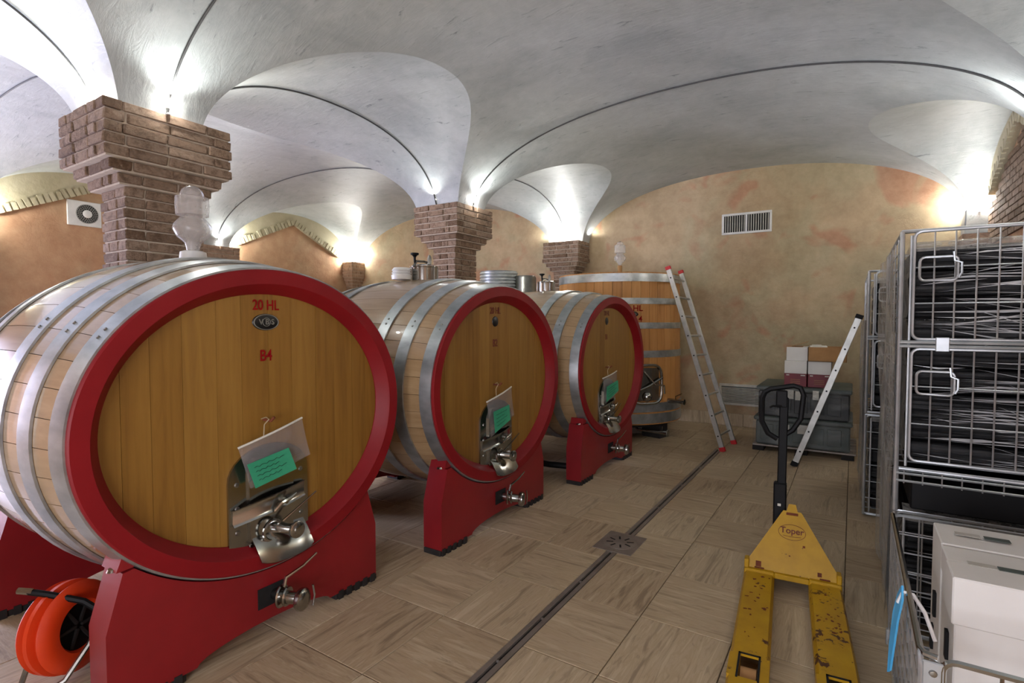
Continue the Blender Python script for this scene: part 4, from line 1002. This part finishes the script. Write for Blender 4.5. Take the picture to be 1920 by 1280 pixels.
MB().cbox((-.002, .01, .155), (.16, .25, .159), .001, Matrix.Rotation(.0, 4, 'Y')).build('lid_edge', 'carton_brown', t)
MB().add([(.05, .0, .16), (.21, .0, .215), (.21, .24, .215), (.05, .24, .16), (.05, .0, .164), (.21, .0, .219), (.21, .24, .219), (.05, .24, .164)], [(0, 1, 2, 3), (7, 6, 5, 4), (0, 4, 5, 1), (1, 5, 6, 2), (2, 6, 7, 3), (3, 7, 4, 0)]).build('open_flap', 'carton_brown', t, 0)
t = thing('cardboard_tray', 'brown cardboard tray on top of the right maroon wine carton', 'carton', (PX+.51, PY+.10, 1.041))
w, d, h = .37, .34, .16
for lo, hi in (((0, 0, 0), (w, d, .005)), ((0, 0, 0), (w, .005, h)), ((0, d-.005, 0), (w, d, h)), ((0, 0, 0), (.005, d, h)), ((w-.005, 0, 0), (w, d, h))): MB().box(lo, hi).build('tray_side', 'carton_brown', t, ang=0)
MB().cbox((0, 0, 0), (.17, .12, .05), .004).build('paper_stack', 'paper_white', loc=(PX+.525, PY+.14, 1.165), rot=(0, 0, .1), label='small white paper pack in the brown cardboard tray', cat='paper pack')
MB().cbox((0, 0, 0), (.10, .12, .17), .004).build('paper_box', 'paper_white', loc=(PX+.53, PY+.28, 1.05), label='small pale box standing in the brown cardboard tray', cat='box')
# ------------------------------------------------------------------ wall fittings
v = thing('wall_vent', 'white rectangular wall vent with upright slats high on the back wall', 'vent', (-1.283, YB, 2.856))
w, h = .645, .292
for lo, hi in (((-w/2, -.02, h/2-.03), (w/2, 0, h/2)), ((-w/2, -.02, -h/2), (w/2, 0, -h/2+.03)), ((-w/2, -.02, -h/2+.03), (-w/2+.03, 0, h/2-.03)), ((w/2-.03, -.02, -h/2+.03), (w/2, 0, h/2-.03))):
    MB().cbox(lo, hi, .004).build('frame', 'white_plastic', v)
MB().box((-w/2+.03, -.004, -h/2+.03), (w/2-.03, -.001, h/2-.03)).build('backing', 'dark_void', v, ang=0)
MB().cbox((-.013, -.016, -h/2+.03), (.013, -.001, h/2-.03), .003).build('mullion', 'white_plastic', v)
sm = MB().box((-.0055, -.012, -h/2+.03), (.0055, -.001, h/2-.03)).mesh('slat', 'grille_white', 0)
for k in range(9):
    for s in (-1, 1): obj('slat', sm, v, (s*(.03+.0305*k), -.001, 0), (0, 0, .35))
v = thing('round_vent', 'white square air outlet with round grille on the left wall', 'vent', (XL, 3.165, 3.01))
MB().cbox((0, -.20, -.175), (.03, .20, .175), .006).build('plate', 'white_plastic', v)
mt = Matrix.Translation((.031, .03, 0)) @ Matrix.Rotation(PI/2, 4, 'Y')
MB().lathe([(.05, .0), (.055, .006), (.13, .006), (.135, 0)], 40, mt).build('grille_ring', 'vent_grey', v)
dm = MB().lathe([(0, .0075), (.009, .0072), (.009, .005)], 8, Matrix.Rotation(PI/2, 4, 'Y')).mesh('grille_hole', 'dark_void', 0)
for rr_, n in ((.068, 16), (.091, 22), (.114, 28)):
    for k in range(n):
        a = 2*PI*k/n; obj('grille_hole', dm, v, (.0315, .03+rr_*math.cos(a), rr_*math.sin(a)))
MB().lathe([(0, .02), (.04, .018), (.055, .008), (.055, 0)], 30, mt).build('hub', 'white_plastic', v)
rd = thing('wall_heater', 'low louvred wall heater with horizontal fins above the baseboard', 'heater', (-1.15, YB, .30))
for lo, hi in (((-.45, -.05, .265), (.55, 0, .30)), ((-.45, -.05, 0), (.55, 0, .03)), ((-.45, -.05, .03), (-.42, 0, .265)), ((.52, -.05, .03), (.55, 0, .265))): MB().cbox(lo, hi, .004).build('casing', 'grille_white', rd)
MB().box((-.42, -.03, .03), (.52, -.005, .265)).build('backing', 'crate_grey', rd, ang=0)
fm = MB().box((-.42, -.046, -.005), (.52, -.028, .005)).mesh('fin', 'grille_white', 0)
for k in range(11): obj('fin', fm, rd, (0, 0, .042+.0213*k), (.3, 0, 0))
# ------------------------------------------------------------------ hose reel beside the nearest cradle
rc = thing('cable_reel', 'orange cable reel with black hub on a bent metal stand', 'cable reel', (-2.78, .855, 0))
ax = Vector((.90, .43, .10)).normalized(); q = ax.to_track_quat('Z', 'Y').to_matrix().to_4x4(); mt = Matrix.Translation((0, 0, .205)) @ q @ Matrix.Scale(.90, 4)
MB().lathe([(.105, .06), (.115, .075), (.15, .078), (.185, .066), (.20, .05), (.196, .042), (.175, .034), (.172, .018), (.205, .008), (.205, -.012), (.172, -.02), (.175, -.036), (.20, -.05), (.185, -.07), (.115, -.075), (.105, -.06)], 48, mt, closed=True).build('drum', 'orange_plastic', rc)
hb = MB().lathe([(0, .04), (.04, .045), (.108, .05), (.11, -.055), (0, -.055)], 32, mt).build('hub', 'black_plastic', rc)
for k in range(6): MB().box((.015, -.006, .04), (.10, .006, .056), mt @ Matrix.Rotation(PI*k/3, 4, 'Z')).build('hub_spoke', 'rubber', hb, ang=0)
MB().tube([(-.05, -.12, .39), (.02, -.07, .375), (.10, .02, .33), (.14, .07, .27)], .013, 8).build('carry_handle', 'black_plastic', rc)
MB().tube([(-.075, -.14, .395), (-.03, -.105, .388)], .0135, 8).build('handle_end', 'steel', rc)
MB().tube([(.02, -.13, .16), (-.01, -.16, .03), (-.02, -.17, .012), (.06, -.19, .011), (.11, -.15, .011), (.13, -.06, .05), (.14, .02, .16), (.12, .06, .22)], .011, 8).build('foot_loop', 'steel_soft', rc)
# black pipe behind the last cradle, ribbed drum by the back wall
MB().tube([(-2.62, 4.54, .50), (-2.62, 4.51, .38), (-2.62, 4.46, .28), (-2.60, 4.40, .20), (-2.52, 4.38, .15), (-2.40, 4.40, .14), (-2.205, 4.44, .14)], .028, 10).build('black_pipe', 'black_plastic', None, label='bent black pipe under the farthest lying barrel', cat='pipe')
dr2 = thing('ribbed_tank', 'ribbed grey steel tank standing between the middle column and back wall', 'steel tank', (-4.42, 6.55, 0))
MB().lathe([(0, 0), (.27, 0), (.27, 1.80), (0, 1.80)], 40).build('tank_body', 'steel_soft', dr2)
pr = [(.27, 1.80)]
for k in range(9): z = 1.805+.045*k; pr += [(.265, z), (.28, z+.012), (.28, z+.03), (.265, z+.042)]
pr += [(.27, 2.215), (.0, 2.225)]
MB().lathe(pr, 40).build('ribbed_top', 'galvanised', dr2)
MB().lathe([(0, 0), (.16, 0), (.16, 2.12), (.14, 2.15), (0, 2.15)], 28, Matrix.Translation((.36, .16, 0))).build('side_cylinder', 'steel_soft', dr2)
